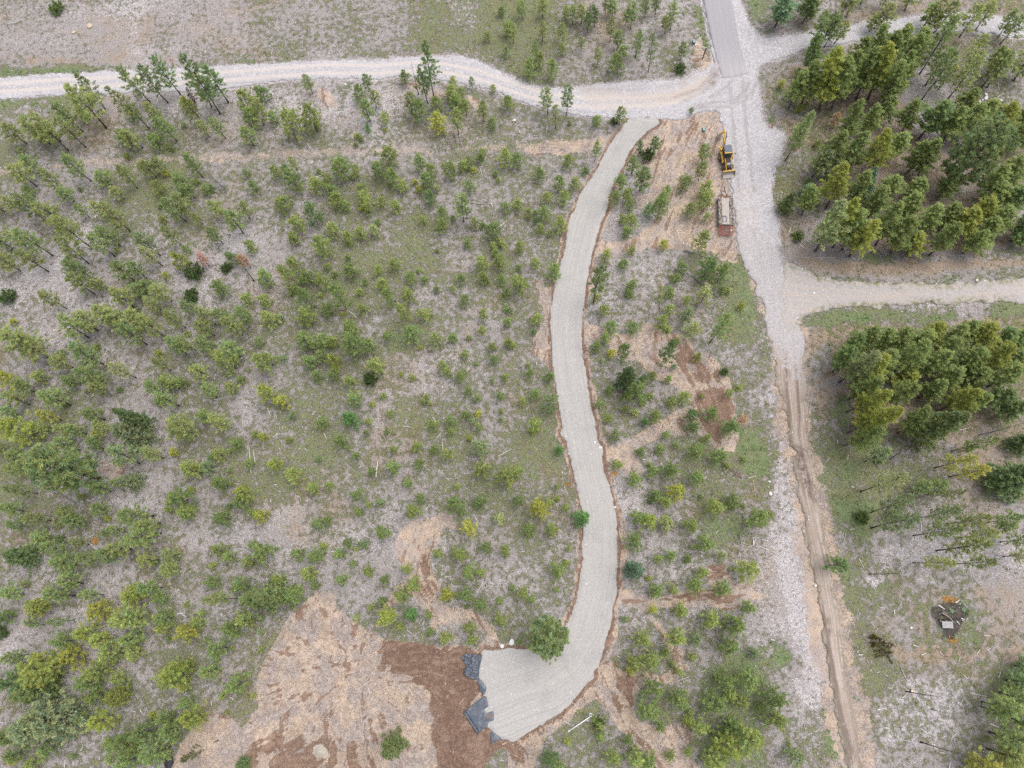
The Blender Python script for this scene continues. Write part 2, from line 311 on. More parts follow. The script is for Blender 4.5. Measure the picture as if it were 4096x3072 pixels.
DRY = [ # brown grass and duff
 (TP(3,1,"180,560 330,560 700,600 1500,590 2330,540 2330,650 1500,690 1000,720 600,725 420,700 330,640"), .95), (TP(3,1,"300,1250 400,1170 560,1130 900,1110 1200,1140 1700,1095 2330,1050 2330,1160 1750,1130 1200,1190 800,1200 500,1300 330,1500"), .9),
 (TP(3,3,"1040,590 1400,620 1700,640 2330,560 2330,740 1700,720 1100,760"), .95), (TP(3,3,"850,230 1450,350 1500,560 1000,560 900,420"), .45), (TP(3,3,"1750,60 2330,0 2330,480 1800,500"), .55),
 (TP(3,0,"160,550 320,520 1300,900 1200,980 300,960 150,800"), .8), (TP(3,0,"60,980 560,1000 700,1180 480,1300 160,1350"), .7), (TP(2,0,"2140,620 2212,560 2212,1100 2160,900"), .6), (TP(3,0,"0,560 180,560 200,900 100,960 0,960"), .6),
 (TP(3,1,"80,120 330,200 420,560 200,600 100,400"), .55), (TP(3,0,"900,900 1600,1300 2212,1200 2212,1659 600,1659 800,1300"), .7), (TP(3,1,"700,0 2212,0 2212,540 1500,540 700,540"), .7), (TP(3,1,"600,1200 2330,1130 2330,1659 400,1659"), .75),
 (TP(3,2,"330,0 2330,0 2330,500 1800,700 1500,500 450,330"), .7), (TP(0,0,"200,480 1500,480 1500,540 600,570 200,580"), .6), (TP(0,0,"500,180 1100,150 1100,470 650,440"), .35), (TP(1,0,"850,820 930,830 930,1010 860,990"), .8), (TP(3,2,"1700,600 2212,500 2212,900 1700,950"), .7),
 (TP(3,0,"1900,380 2212,360 2212,640 1850,680"), .4), (TP(3,0,"600,80 1300,-30 2000,-30 1700,90 900,190 640,220"), .6),
]
LUSH = [ # green grass and leafy ground plants
 (TP(0,0,"-60,640 0,620 400,590 1000,590 1400,560 1500,590 1000,620 500,640 200,660 -60,668"), 1.0), (TP(0,0,"-60,880 300,830 700,800 1000,800 900,830 500,870 200,900 -60,920"), .8), (TP(1,0,"-20,560 260,520 300,550 0,590"), .7), (TP(0,0,"1500,590 2212,510 2212,560 1700,600"), .6),
 (TP(2,0,"1610,60 1660,100 1700,420 1660,430 1620,330"), 1.0), (TP(2,0,"1980,0 2212,-30 2212,300 2130,280 2050,200"), .55), (TP(2,1,"1880,600 2040,640 2120,900 2080,1200 1960,1300 1900,1100"), .6), (TP(2,2,"1950,460 2140,380 2200,760 2000,800"), .75), (TP(2,2,"1640,1130 1960,1100 2000,1330 1750,1350"), .5),
 (TP(3,1,"300,1170 420,1080 560,1050 900,1040 1000,1020 1180,1020 1400,1090 1600,1030 1620,1080 1450,1110 800,1110 500,1130"), .9), (TP(3,1,"1930,1000 2212,970 2212,1050 1950,1050"), .8), (TP(3,1,"430,700 800,750 830,770 600,760"), .5), (TP(3,1,"1530,720 1650,720 1640,780 1540,770"), .7), (TP(3,1,"800,560 1060,560 1060,600 830,600"), .6), (TP(3,1,"1900,480 2212,430 2212,560 1950,560"), .6),
 (TP(3,2,"540,150 680,120 690,330 560,300"), .9), (TP(3,2,"580,560 760,700 700,780 600,740"), .7), (TP(3,2,"520,950 680,1000 900,1060 900,1400 700,1320 560,1100"), .85), (TP(3,2,"1800,820 2000,860 2000,1000 1830,960"), .6), (TP(3,3,"0,560 150,560 240,720 100,800 0,820"), .95), (TP(3,3,"480,1180 560,1160 640,1480 650,1659 480,1500"), .7),
 (TP(3,3,"1700,260 1800,300 1790,560 1720,560"), .5), (TP(2,3,"1850,700 2212,600 2212,1659 1650,1659 1600,1200 1650,820"), .55), (TP(3,3,"1850,850 2212,780 2330,1000 2330,1740 1800,1740 2000,1250"), .5), (TP(3,0,"-20,930 50,900 60,1100 -20,1100"), .5), (TP(3,3,"560,-20 760,-20 700,100 600,80"), .5),
 (TP(3,0,"60,560 200,900 160,960 60,900"), .4), (TP(1,1,"1200,1240 1420,1220 1400,1420 1180,1400"), .5), (TP(1,0,"640,680 820,740 760,960 680,900"), .5),
]
RUST = [(TP(3,3,"1500,190 1560,170 1640,200 1600,240 1530,240"), 1.), (TP(3,3,"1540,490 1620,520 1620,570 1560,570"), 1.), (TP(2,2,"855,750 905,750 900,790 860,785"), 1.), (TP(2,3,"845,680 900,680 890,710 850,705"), .9), (TP(2,3,"870,740 900,750 895,780 875,775"), .8), (TP(2,2,"440,840 520,870 510,900 450,870"), .7), (TP(0,2,"790,1330 850,1330 840,1400 790,1380"), .8)]
BURN = [TP(3,3,"1430,270 1560,230 1740,300 1700,350 1620,480 1600,520 1500,530 1480,400 1420,320")]

def streak(spec, x, y, seed):
    if spec[0] == 'flat': return .36+.2*fbm(x, y, 2.0, seed, 3)
    if spec[0] == 'fan':
        c = at(*spec[1])[:2]; dx = x-c[0]; dy = y-c[1]; r = np.hypot(dx, dy)+.5; a = np.arctan2(dy, dx)
        w1 = fbm(x, y, 10, seed+20, 2); a2 = a+.5*(w1-.5)
        f1 = fbm(a2*15, r*.22, 1.0, seed, 3); f2 = fbm(a2*38, r*.45, 1.0, seed+5, 2); f3 = fbm(x*.25+y*1.3, x*.9-y*.25, 1.0, seed+9, 3); f4 = fbm(x*1.6, y*.22, 1.0, seed+12, 3)
        return np.clip(.5+1.45*(.36*f1+.26*f2+.19*f3+.19*f4-.5), 0, 1)
    p0 = at(2600, 1700)[:2]; p1 = at(2600+spec[1][0], 1700+spec[1][1])[:2]; d = (p1-p0)/np.linalg.norm(p1-p0)
    wob = 2.2*(fbm(x, y, 9, seed+3, 2)-.5)
    u = x*d[0]+y*d[1]; v = -x*d[1]+y*d[0]+wob
    return .55*fbm(u*.16, v*1.5, 1.0, seed, 3)+.45*fbm(u*.5, v*3.2, 1.0, seed+5, 3)

def fields(x, y):
    """what the ground is made of at (x, y)"""
    n1 = fbm(x, y, 1.5, 21, 4, .6)-.5; n2 = fbm(x, y, 7, 41, 3)-.5; n3 = fbm(x, y, 18, 61, 2)-.5
    f = {}
    green = .5+.55*n3+.5*n2; chip = .36-.9*n3+.6*(fbm(x, y, 6, 77, 3)-.5)
    dry = .25+1.1*(fbm(x, y, 12, 88, 3)-.5); lush = np.zeros_like(x)
    def zone(lst, soft, amp, margin=7.0):
        out = np.zeros_like(x)
        for q, s in lst:
            out = np.maximum(out, s*sstep(-soft, soft, sdist(W2(q), x, y, margin)+amp*2*n1+amp*.8*n2))
        return out
    z = zone(CHIPS, 1.8, 2.8); chip = np.maximum(chip*(1-.4*np.minimum(z, 1)), z); green = green-.30*z
    z = zone(DRY, 1.4, 1.4); dry = np.maximum(dry, z); chip = chip-.75*z; green = green-.2*z
    z = zone(LUSH, 1.2, 1.8); lush = z; green = green+.45*z; chip = chip-.3*z; dry = dry*(1-.7*z)
    soil = np.zeros_like(x); st = np.full_like(x, .5)
    for i, (q, spec, amp) in enumerate(SOIL):
        d = sdist(W2(q), x, y, 4.0)
        k = sstep(-.55, .55, d+amp*2.0*n1)
        st = np.where((k >= soil) & (k > 0), streak(spec, x, y, 200+10*i), st); soil = np.maximum(soil, k)
    s, t = line_st(LOGGED, x, y); k = .8*sstep(1.7, .2, np.abs(t)+2.6*n1+1.6*n2)*(s > .01); soil = np.maximum(soil, k*.66)
    s, t = line_st(TRLINE, x, y); k = .75*sstep(5.2, 1.6, np.abs(t)+3.4*n1+2.0*n2); st = np.where(k > soil, .36+.18*fbm(s*.3, t*1.6, 1.0, 330, 3), st); soil = np.maximum(soil, k)
    wet = np.zeros_like(x)
    for i, q in enumerate(WET): wet = np.maximum(wet, (1.0 if i == 0 else .5)*sstep(-.9, .9, sdist(W2(q), x, y, 4.0)+2.6*n1))
    dd = sdist(P['driveway'], x, y, 6.0)
    s, t = line_st(DRLINE, x, y)
    side = np.where(t > 0, 1.0, .62)
    wd = np.clip(.35+2.6*(fbm(s, side*3, 7, 301, 3)-.2), .35, 2.2)*side
    k = sstep(-wd-.35, -wd+.25, dd+.9*n1)*(dd < .6)
    st = np.where(k > soil, fbm(s*.8, t*5, 1.0, 310, 3), st); soil = np.maximum(soil, k)
    wet = np.maximum(wet, .85*k*sstep(-.75, -.2, dd+.7*n1))
    dg = sdist(P['gravel_road'], x, y, 3.0); k = sstep(-.9, -.1, dg+1.0*n1+.5*n2)
    chip = np.maximum(chip, .8*k); green = green-.35*k
    rust = zone(RUST, .25, .3, 2.0); burn = zone([(q, 1.) for q in BURN], .5, .8)
    f.update(green=green, chip=chip, dry=np.clip(dry, 0, 1), lush=np.clip(lush, 0, 1), soil=soil, wet=wet, streak=st, rust=rust, burn=burn)
    return f

# ------------------------------------------------------------------ the ground sheet
X0, X1, Y0, Y1, RES = -124.0, 124.0, -46.0, 132.0, .3
gx = np.arange(X0, X1+.01, RES); gy = np.arange(Y0, Y1+.01, RES)
GX, GY = np.meshgrid(gx, gy, indexing='ij')
def window(x, y):                                     # relief dies out at the rim so that the far ground joins level
    return np.clip(np.minimum(np.minimum(x-X0, X1-x), np.minimum(y-Y0, Y1-y))/5.0, 0, 1)
FLD = fields(GX.ravel(), GY.ravel())
def smp(k, x, y):                                     # a field at any point (nearest sample)
    i = np.clip(((np.asarray(x)-X0)/RES+.5).astype(int), 0, len(gx)-1); j = np.clip(((np.asarray(y)-Y0)/RES+.5).astype(int), 0, len(gy)-1)
    return FLD[k].reshape(GX.shape)[i, j]
xs = GX.ravel(); ys = GY.ravel()
gz = height(xs, ys)*window(xs, ys)
gz = gz+.16*FLD['soil']*(FLD['streak']-.5)+.05*(fbm(xs, ys, .8, 5, 2)-.5)
dd = sdist(P['driveway'], xs, ys, 4.0)
gz = gz+.16*sstep(-1.5, -.5, dd)*sstep(.1, -.4, dd)*fbm(xs, ys, 1.6, 88, 2)*2
rd_in = np.maximum.reduce([sdist(P[k_], xs, ys, 3.0) for k_ in ('gravel_road', 'side_road', 'dirt_track', 'paved_road')])
gz = gz-.14*sstep(-.9, .4, rd_in)
mound_c = at(*T(0,3,1960,1480))[:2]
gz = gz+1.9*sstep(8.5, 1.0, np.hypot((xs-mound_c[0])/1.0, (ys-mound_c[1])/.9)+2.0*(fbm(xs, ys, 5, 14, 2)-.5))
nx, ny = GX.shape
idx = np.arange(nx*ny).reshape(nx, ny)
quads = np.stack([idx[:-1, :-1], idx[1:, :-1], idx[1:, 1:], idx[:-1, 1:]], -1).reshape(-1, 4)
V = np.stack([xs, ys, gz], 1)
# far ground out to the horizon: rings of growing quads round the fine sheet
b = len(V); rx = [X0, X1]; ry = [Y0, Y1]; ex = []; eq = []
steps = [3000.0, 900.0, 300.0]
fx = np.array([X0-3000, X0-900, X0-300, X0-90, X0, -60, 0, 60, X1, X1+90, X1+300, X1+900, X1+3000]); fy = np.array([Y0-3000, Y0-900, Y0-300, Y0-90, Y0, 0, 45, 90, Y1, Y1+90, Y1+300, Y1+900, Y1+3000])
FX, FY = np.meshgrid(fx, fy, indexing='ij'); fi = (np.arange(FX.size)+b).reshape(FX.shape)
fq = [(fi[i, j], fi[i+1, j], fi[i+1, j+1], fi[i, j+1]) for i in range(12) for j in range(12) if not (4 <= i < 8 and 4 <= j < 8)]
V = np.concatenate([V, np.stack([FX.ravel(), FY.ravel(), np.zeros(FX.size)], 1)])
attrs = {}
far = dict(green=.62, chip=.1, dry=.4, lush=.2, soil=0, wet=0, streak=.5, rust=0, burn=0)
for k, v in FLD.items(): attrs[k] = np.concatenate([v, np.full(FX.size, far[k])])

m_ground, nt, bs, _ = mat('ground_litter'); g = G(nt)
p = g.obj()
nA = g.noise(p, .95, 8, .70); nA2 = g.noise(p, .32, 4, .6); nB = g.noise(p, 4.2, 5, .75); nC = g.noise(g.mul3(p, (1, 1, 1)), 6.5, 3, .75); nM = g.noise(p, 2.0, 6, .75)
vst = g.voro(g.mul3(p, (2.2, 5.5, 1)), 1.0); vst2 = g.voro(g.mul3(p, (6.0, 2.4, 1)), 1.0)
fine = g.m('ADD', g.m('MULTIPLY', nB, .55), g.m('MULTIPLY', nC, .45))
litter = g.ramp(fine, [(.36, (.15, .128, .115)), (.46, (.262, .233, .222)), (.54, (.345, .312, .308)), (.65, (.50, .468, .472))])
brown = g.ramp(fine, [(.36, (.17, .115, .075)), (.47, (.29, .212, .15)), (.56, (.365, .28, .205)), (.66, (.47, .39, .31))])
c = g.mix(g.m('MULTIPLY', g.ss(g.m('ADD', g.attr('dry'), g.m('SUBTRACT', nA2, .5)), .25, .85), .8), litter, brown)
# pale wood chips and slash
sticks = g.m('MULTIPLY', g.m('SUBTRACT', 1.0, g.m('MINIMUM', vst, vst2)), .5)
ch = g.m('ADD', g.m('ADD', g.m('MULTIPLY', g.attr('chip'), .42), g.m('MULTIPLY', nM, .6)), g.m('ADD', g.m('MULTIPLY', nC, .9), g.m('MULTIPLY', sticks, .3)))
chf = g.ss(ch, 1.045, 1.20)
chipc = g.ramp(nB, [(.36, (.36, .315, .32)), (.5, (.505, .465, .475)), (.64, (.66, .63, .64))])
c = g.mix(g.m('MULTIPLY', chf, .86), c, chipc)
# green mats of low plants
gf = g.m('ADD', g.m('ADD', g.m('MULTIPLY', nA, .95), g.m('MULTIPLY', fine, .85)), g.m('MULTIPLY', g.attr('green'), .42))
gff = g.ss(gf, 1.11, 1.175)
gc = g.ramp(fine, [(.36, (.068, .085, .03)), (.47, (.135, .158, .062)), (.56, (.195, .215, .098)), (.68, (.31, .315, .18))])
gl = g.ramp(fine, [(.36, (.055, .09, .028)), (.47, (.115, .18, .06)), (.56, (.165, .245, .09)), (.68, (.28, .35, .17))])
gc = g.mix(g.m('MULTIPLY', g.attr('lush'), .85), gc, gl)
gc = g.mix(g.ss(nA2, .42, .62, 0, .45), gc, g.ramp(fine, [(.3, (.085, .075, .03)), (.5, (.175, .16, .07)), (.75, (.29, .265, .15))]))
c = g.mix(g.m('MULTIPLY', gff, .84), c, gc)
# bare soil, tan where it has dried and red-brown where it is fresh
st = g.m('ADD', g.m('MULTIPLY', g.attr('streak'), .72), g.m('MULTIPLY', g.m('ADD', nM, nB), .19))
soilf = g.m('ADD', g.m('MULTIPLY', fine, .35), g.m('MULTIPLY', st, .65))
tan = g.ramp(soilf, [(.30, (.36, .262, .195)), (.5, (.475, .365, .285)), (.70, (.60, .50, .415))])
fresh = g.ramp(soilf, [(.32, (.135, .078, .055)), (.5, (.195, .12, .085)), (.68, (.30, .20, .148))])
grey = g.ramp(soilf, [(.30, (.255, .205, .18)), (.5, (.375, .31, .278)), (.70, (.48, .42, .395))])
tan = g.mix(g.ss(nA2, .40, .60), tan, grey)
wf = g.m('MULTIPLY', g.ss(g.m('ADD', g.m('MULTIPLY', g.m('SUBTRACT', st, .5), 3.7), g.m('MULTIPLY', g.attr('wet'), .92)), .36, .62), .92)
sc = g.mix(wf, tan, fresh)
c = g.mix(g.ss(g.m('ADD', g.attr('soil'), g.m('MULTIPLY', g.m('SUBTRACT', nB, .5), .9)), .35, .65), c, sc)
c = g.mix(g.m('MULTIPLY', g.ss(g.m('ADD', g.attr('rust'), g.m('SUBTRACT', nB, .5)), .3, .6), .85), c, (.36, .17, .03))
c = g.mix(g.m('MULTIPLY', g.ss(g.m('ADD', g.attr('burn'), g.m('MULTIPLY', g.m('SUBTRACT', nB, .5), 1.2)), .35, .7), .85), c, g.ramp(fine, [(.3, (.03, .026, .026)), (.55, (.09, .075, .07)), (.75, (.2, .17, .16))]))
nt.links.new(c, bs.inputs['Base Color']); bs.inputs['Roughness'].default_value = .95; bs.inputs['Specular IOR Level'].default_value = .1
g.bump(g.m('ADD', nB, g.m('MULTIPLY', gff, .5)), .8, .18, bs)
ground = link('ground', mesh_np('ground', V, [quads, np.array(fq)], m_ground, attrs, smooth=True)); tag(ground, kind='structure')

# ------------------------------------------------------------------ road sheets laid on the ground
def sheet(name, poly, res, lift, material, rough=.35, attrs=None, extra=None, fine=1.0):
    mn = poly.min(0)-1; mx = poly.max(0)+1
    ax = np.arange(mn[0], mx[0], res); ay = np.arange(mn[1], mx[1], res)
    A, B = np.meshgrid(ax, ay, indexing='ij'); x = A.ravel(); y = B.ravel()
    d = sdist(poly, x, y, 2.5)+rough*2*(fbm(x, y, fine, 500+len(name), 3, .6)-.5)
    if extra is not None: d = extra(x, y, d)
    D = d.reshape(A.shape)
    gxx, gyy = np.gradient(D, res); gl = np.maximum(gxx**2+gyy**2, .25)
    near = np.abs(D) < res*.95
    NX = np.where(near, A-D*gxx/gl, A); NY = np.where(near, B-D*gyy/gl, B)
    NX = np.clip(NX, A-res*.49, A+res*.49); NY = np.clip(NY, B-res*.49, B+res*.49)
    keep = (D[:-1, :-1]+D[1:, :-1]+D[1:, 1:]+D[:-1, 1:]) > 0
    n0, n1 = A.shape; ii = np.arange(n0*n1).reshape(n0, n1)
    q = np.stack([ii[:-1, :-1], ii[1:, :-1], ii[1:, 1:], ii[:-1, 1:]], -1)[keep]
    used = np.unique(q); remap = np.full(n0*n1, -1); remap[used] = np.arange(len(used)); q = remap[q]
    fxv = NX.ravel()[used]; fyv = NY.ravel()[used]
    e = sstep(0, .6, D.ravel()[used])
    z = height(fxv, fyv)*window(fxv, fyv)+(.10+lift*(.35+.65*e) if name in ('driveway', 'paved_road') else -.02+(lift+.09)*sstep(-.3, 1.1, D.ravel()[used]))+.006*(fbm(fxv, fyv, .7, 8, 2)-.5)
    Vt = np.stack([fxv, fyv, z], 1)
    # skirt down to the ground along the rim
    ed = np.concatenate([q[:, [0, 1]], q[:, [1, 2]], q[:, [2, 3]], q[:, [3, 0]]]); key = np.sort(ed, 1)
    un, inv, cnt = np.unique(key, axis=0, return_inverse=True, return_counts=True); rim = ed[cnt[inv.ravel()] == 1]
    rv = np.unique(rim); low = np.full(len(Vt), -1); low[rv] = np.arange(len(rv))+len(Vt)
    Vl = Vt[rv].copy(); Vl[:, 2] -= .10+lift+.25
    sk = np.stack([rim[:, 1], rim[:, 0], low[rim[:, 0]], low[rim[:, 1]]], 1)
    Va = np.concatenate([Vt, Vl])
    at_ = {k: v(Va[:, 0], Va[:, 1]) for k, v in (attrs or {}).items()}
    at_['edge'] = np.concatenate([D.ravel()[used], np.full(len(rv), -.2)])
    o = link(name, mesh_np(name, Va, [q, sk], material, at_, smooth=True)); tag(o, kind='structure')
    return o, Vt, D.ravel()[used]

def stone_mat(name, tones, build):
    m_, nt_, b_, _ = mat(name); g_ = G(nt_); p_ = g_.obj()
    n_f = g_.noise(p_, 3.2, 4, .8); n_m = g_.noise(p_, 1.3, 6, .7); n_l = g_.noise(p_, .22, 3, .6); n_s = g_.noise(p_, 7.0, 2, .8)
    fine_ = g_.m('ADD', g_.m('MULTIPLY', n_f, .6), g_.m('MULTIPLY', n_s, .4))
    base = g_.ramp(fine_, tones)
    c_ = build(g_, base, fine_, n_m, n_l, p_)
    nt_.links.new(c_, b_.inputs['Base Color']); b_.inputs['Roughness'].default_value = .95; b_.inputs['Specular IOR Level'].default_value = .12
    g_.bump(n_f, .6, .06, b_)
    return m_
def streaks(g_, ks, kt, det=4):
    cb = g_.n('ShaderNodeCombineXYZ'); g_.put(cb.inputs[0], g_.m('MULTIPLY', g_.attr('s'), ks)); g_.put(cb.inputs[1], g_.m('MULTIPLY', g_.attr('t'), kt))
    return g_.noise(cb.outputs[0], 1.0, det, .65)
def b_drive(g_, base, fine_, n_m, n_l, p_):
    s1 = streaks(g_, .05, 3.2); s2 = streaks(g_, .12, .9, 3)
    s3 = streaks(g_, .03, 6.5, 3)
    c_ = g_.mix(g_.ss(s1, .44, .62, 0, .42), base, (.31, .29, .275))
    c_ = g_.mix(g_.ss(s3, .48, .64, 0, .28), c_, (.49, .465, .44))
    c_ = g_.mix(g_.ss(s2, .55, .72, 0, .35), c_, (.43, .375, .33))
    c_ = g_.mix(g_.ss(n_l, .52, .68, 0, .3), c_, (.27, .262, .26))
    return g_.mix(g_.ss(fine_, .66, .74, 0, .6), c_, (.74, .73, .73))
def b_gravel(g_, base, fine_, n_m, n_l, p_):
    t = g_.attr('t')
    wob = g_.m('MULTIPLY', g_.m('SUBTRACT', n_l, .5), .7)
    a = g_.m('ABSOLUTE', g_.m('ADD', t, wob))
    tr = g_.m('MULTIPLY', g_.ss(g_.m('ABSOLUTE', g_.m('SUBTRACT', a, .95)), .62, .18), g_.attr('west'))
    s1 = streaks(g_, .06, 3.5)
    c_ = g_.mix(g_.ss(s1, .40, .64, 0, .4), base, (.31, .285, .29))
    c_ = g_.mix(g_.m('MULTIPLY', g_.ss(n_m, .45, .62), .5), c_, g_.ramp(fine_, [(.3, (.33, .31, .325)), (.55, (.55, .53, .55)), (.75, (.76, .74, .76))]))
    c_ = g_.mix(g_.m('MULTIPLY', tr, .85), c_, g_.ramp(fine_, [(.3, (.43, .375, .345)), (.7, (.60, .545, .515))]))
    c_ = g_.mix(g_.m('MULTIPLY', g_.attr('tan'), g_.ss(s1, .35, .62, .25, .95)), c_, g_.ramp(fine_, [(.3, (.37, .305, .26)), (.7, (.53, .455, .405))]))
    c_ = g_.mix(g_.m('MULTIPLY', g_.attr('dark'), g_.ss(n_m, .4, .6, .3, .9)), c_, (.205, .165, .15))
    return c_
def b_paved(g_, base, fine_, n_m, n_l, p_):
    s1 = streaks(g_, .04, 1.6); s2 = streaks(g_, .06, 4.5)
    e = g_.ss(g_.attr('send'), 9.0, 0.0)
    c_ = g_.mix(g_.ss(s1, .42, .6, 0, .35), base, (.375, .355, .355))
    c_ = g_.mix(g_.m('MULTIPLY', g_.m('MULTIPLY', e, g_.ss(s2, .38, .6)), .32), c_, (.60, .555, .53))
    return c_
def b_track(g_, base, fine_, n_m, n_l, p_):
    t = g_.attr('t'); s1 = streaks(g_, .10, 4.0); s2 = streaks(g_, .035, .7, 2)
    a = g_.m('ABSOLUTE', g_.m('ADD', t, g_.m('MULTIPLY', g_.m('SUBTRACT', n_l, .5), .9)))
    rut = g_.ss(g_.m('ABSOLUTE', g_.m('SUBTRACT', a, .85)), .6, .15)
    c_ = g_.mix(g_.ss(s1, .42, .62, 0, .6), base, (.235, .175, .14))
    dk = g_.m('MULTIPLY', rut, g_.ss(s2, .44, .58))
    c_ = g_.mix(g_.m('MULTIPLY', dk, .75), c_, (.15, .108, .092))
    c_ = g_.mix(g_.m('MULTIPLY', g_.attr('dark'), g_.ss(g_.m('ADD', n_m, g_.m('MULTIPLY', s1, .6)), .62, .9)), c_, (.14, .10, .088))
    c_ = g_.mix(g_.m('MULTIPLY', g_.m('SUBTRACT', 1.0, g_.ss(g_.attr('edge'), .2, 1.4)), g_.ss(n_m, .42, .6, .2, .9)), c_, g_.ramp(fine_, [(.3, (.15, .125, .085)), (.55, (.27, .235, .18)), (.75, (.5, .47, .44))]))
    gvf = g_.ss(g_.m('ADD', g_.attr('gv'), g_.m('MULTIPLY', g_.m('SUBTRACT', n_m, .5), 1.6)), .35, .65)
    c_ = g_.mix(g_.m('MULTIPLY', gvf, .9), c_, g_.ramp(fine_, [(.34, (.27, .245, .245)), (.5, (.40, .375, .38)), (.68, (.62, .60, .61))]))
    return c_
def b_side(g_, base, fine_, n_m, n_l, p_):
    s1 = streaks(g_, .08, 1.2)
    c_ = g_.mix(g_.ss(s1, .42, .62, 0, .75), base, g_.ramp(fine_, [(.3, (.36, .30, .265)), (.7, (.52, .45, .41))]))
    return g_.mix(g_.m('MULTIPLY', g_.m('SUBTRACT', 1.0, g_.ss(g_.attr('edge'), .1, 1.6)), g_.ss(n_m, .42, .62)), c_, (.20, .20, .10))
def ab(poly, soft=1.5, amp=2.0):
    q = W2(poly)
    return lambda x, y: sstep(-soft, soft, sdist(q, x, y, 4.0)+amp*(fbm(x, y, 2.5, 71, 3)-.5)*2)
def S(line): return lambda x, y: line_st(line, x, y)[0]
def TT(line): return lambda x, y: line_st(line, x, y)[1]
def send(x, y): return line_st(W2(TP(2,0,"1812,685 2032,645")), x, y)[1].__abs__()
def ruts(x, y):
    out = np.zeros_like(x)
    for q_ in ("1560,930 1700,900 1800,890 1920,870 2010,800 2050,720", "1500,960 1650,930 1850,930 1990,880 2080,790 2110,700", "1760,560 1720,680 1600,780 1400,850", "1800,560 1760,700 1640,810 1450,890", "1880,760 1900,1000 1930,1300 1960,1659", "1990,700 2010,1000 2060,1400 2090,1659", "1700,860 1760,820 1850,760 1900,700"):
        s, t = line_st(W2(TP(2,0,q_)), x, y); out = np.maximum(out, .55*sstep(.55, .15, np.abs(t)+.5*(fbm(x, y, 2.0, 91, 3)-.5))*(s > .1))
    return out
junc = ab(TP(2,0,"1780,700 2212,560 2212,1700 1800,1700 1820,1000"), 2, 2)
m_grav = stone_mat('road_gravel', [(.34, (.21, .195, .205)), (.47, (.38, .36, .372)), (.56, (.50, .48, .495)), (.66, (.72, .705, .72))], b_gravel)
o_gr, v_gr, e_gr = sheet('gravel_road', P['gravel_road'], .3, .06, m_grav, .55, {
    's': S(UPLINE), 't': TT(UPLINE), 'west': lambda x, y: 1-ab(TP(2,0,"1650,500 2400,-200 2400,1659 1750,1659 1640,900"), 2, 2)(x, y),
    'tan': lambda x, y: np.maximum.reduce([.95*ab(TP(2,1,"1880,0 2000,250 2060,550 2150,800 2212,900 1900,700"), 1.2, 1.5)(x, y), .9*ab(TP(2,0,"600,790 1100,810 1400,780 1700,640 1740,700 1600,830 1300,910 700,920"), 1.2, 1.2)(x, y), .5*ab(TP(2,1,"1930,0 2050,0 2212,500 2212,800 2050,500"), 2, 2)(x, y)]),
    'dark': lambda x, y: np.maximum.reduce([ruts(x, y), ab(TP(2,0,"1700,600 1760,560 1790,680 1740,750 1680,700"), .6, .8)(x, y), .9*ab(TP(3,1,"80,480 130,480 180,620 120,620"), .6, .8)(x, y), .9*ab(TP(3,1,"-40,680 40,690 110,880 60,1000 -20,900"), .8, 1)(x, y), .35*ab(TP(2,0,"600,750 1200,760 1500,700 1500,730 1100,800 600,790"), .6, .6)(x, y)])})
m_drive = stone_mat('driveway_gravel', [(.34, (.31, .293, .280)), (.5, (.395, .377, .363)), (.66, (.49, .472, .458))], b_drive)
o_dr, v_dr, e_dr = sheet('driveway', P['driveway'], .22, .10, m_drive, .22, {'s': S(DRLINE), 't': TT(DRLINE)}, fine=.8)
m_pave = stone_mat('paved_grey', [(.25, (.285, .27, .29)), (.5, (.32, .305, .325)), (.75, (.36, .345, .36))], b_paved)
o_pv, v_pv, e_pv = sheet('paved_road', P['paved_road'], .3, .16, m_pave, .05, {'s': S(NSLINE), 't': TT(NSLINE), 'send': send})
m_side = stone_mat('side_gravel', [(.30, (.26, .232, .222)), (.5, (.385, .355, .345)), (.72, (.57, .54, .535))], b_side)
o_sd, v_sd, e_sd = sheet('side_road', P['side_road'], .3, .085, m_side, .9, {'s': S(SIDELINE), 't': TT(SIDELINE)}, fine=1.6)
m_track = stone_mat('track_dirt', [(.32, (.33, .265, .225)), (.5, (.43, .355, .31)), (.68, (.53, .46, .42))], b_track)
o_tk, v_tk, e_tk = sheet('dirt_track', P['dirt_track'], .3, .075, m_track, 1.15, {'s': S(TRLINE), 't': TT(TRLINE), 'gv': lambda x, y: 1-sstep(12, 42, line_st(TRLINE, x, y)[0]+1.2*line_st(TRLINE, x, y)[1]*-1),
    'dark': lambda x, y: np.maximum.reduce([ab(TP(3,2,"200,540 300,560 420,900 400,1020 330,950 240,760"), .8, 1)(x, y), .9*ab(TP(3,1,"-40,680 60,690 130,1000 90,1040 0,920"), .8, 1)(x, y), .8*ab(TP(3,3,"470,350 510,350 560,480 520,520"), .5, .6)(x, y), .85*ab(TP(3,3,"590,1130 650,1130 760,1640 700,1640"), .6, .8)(x, y)])}, fine=1.3)
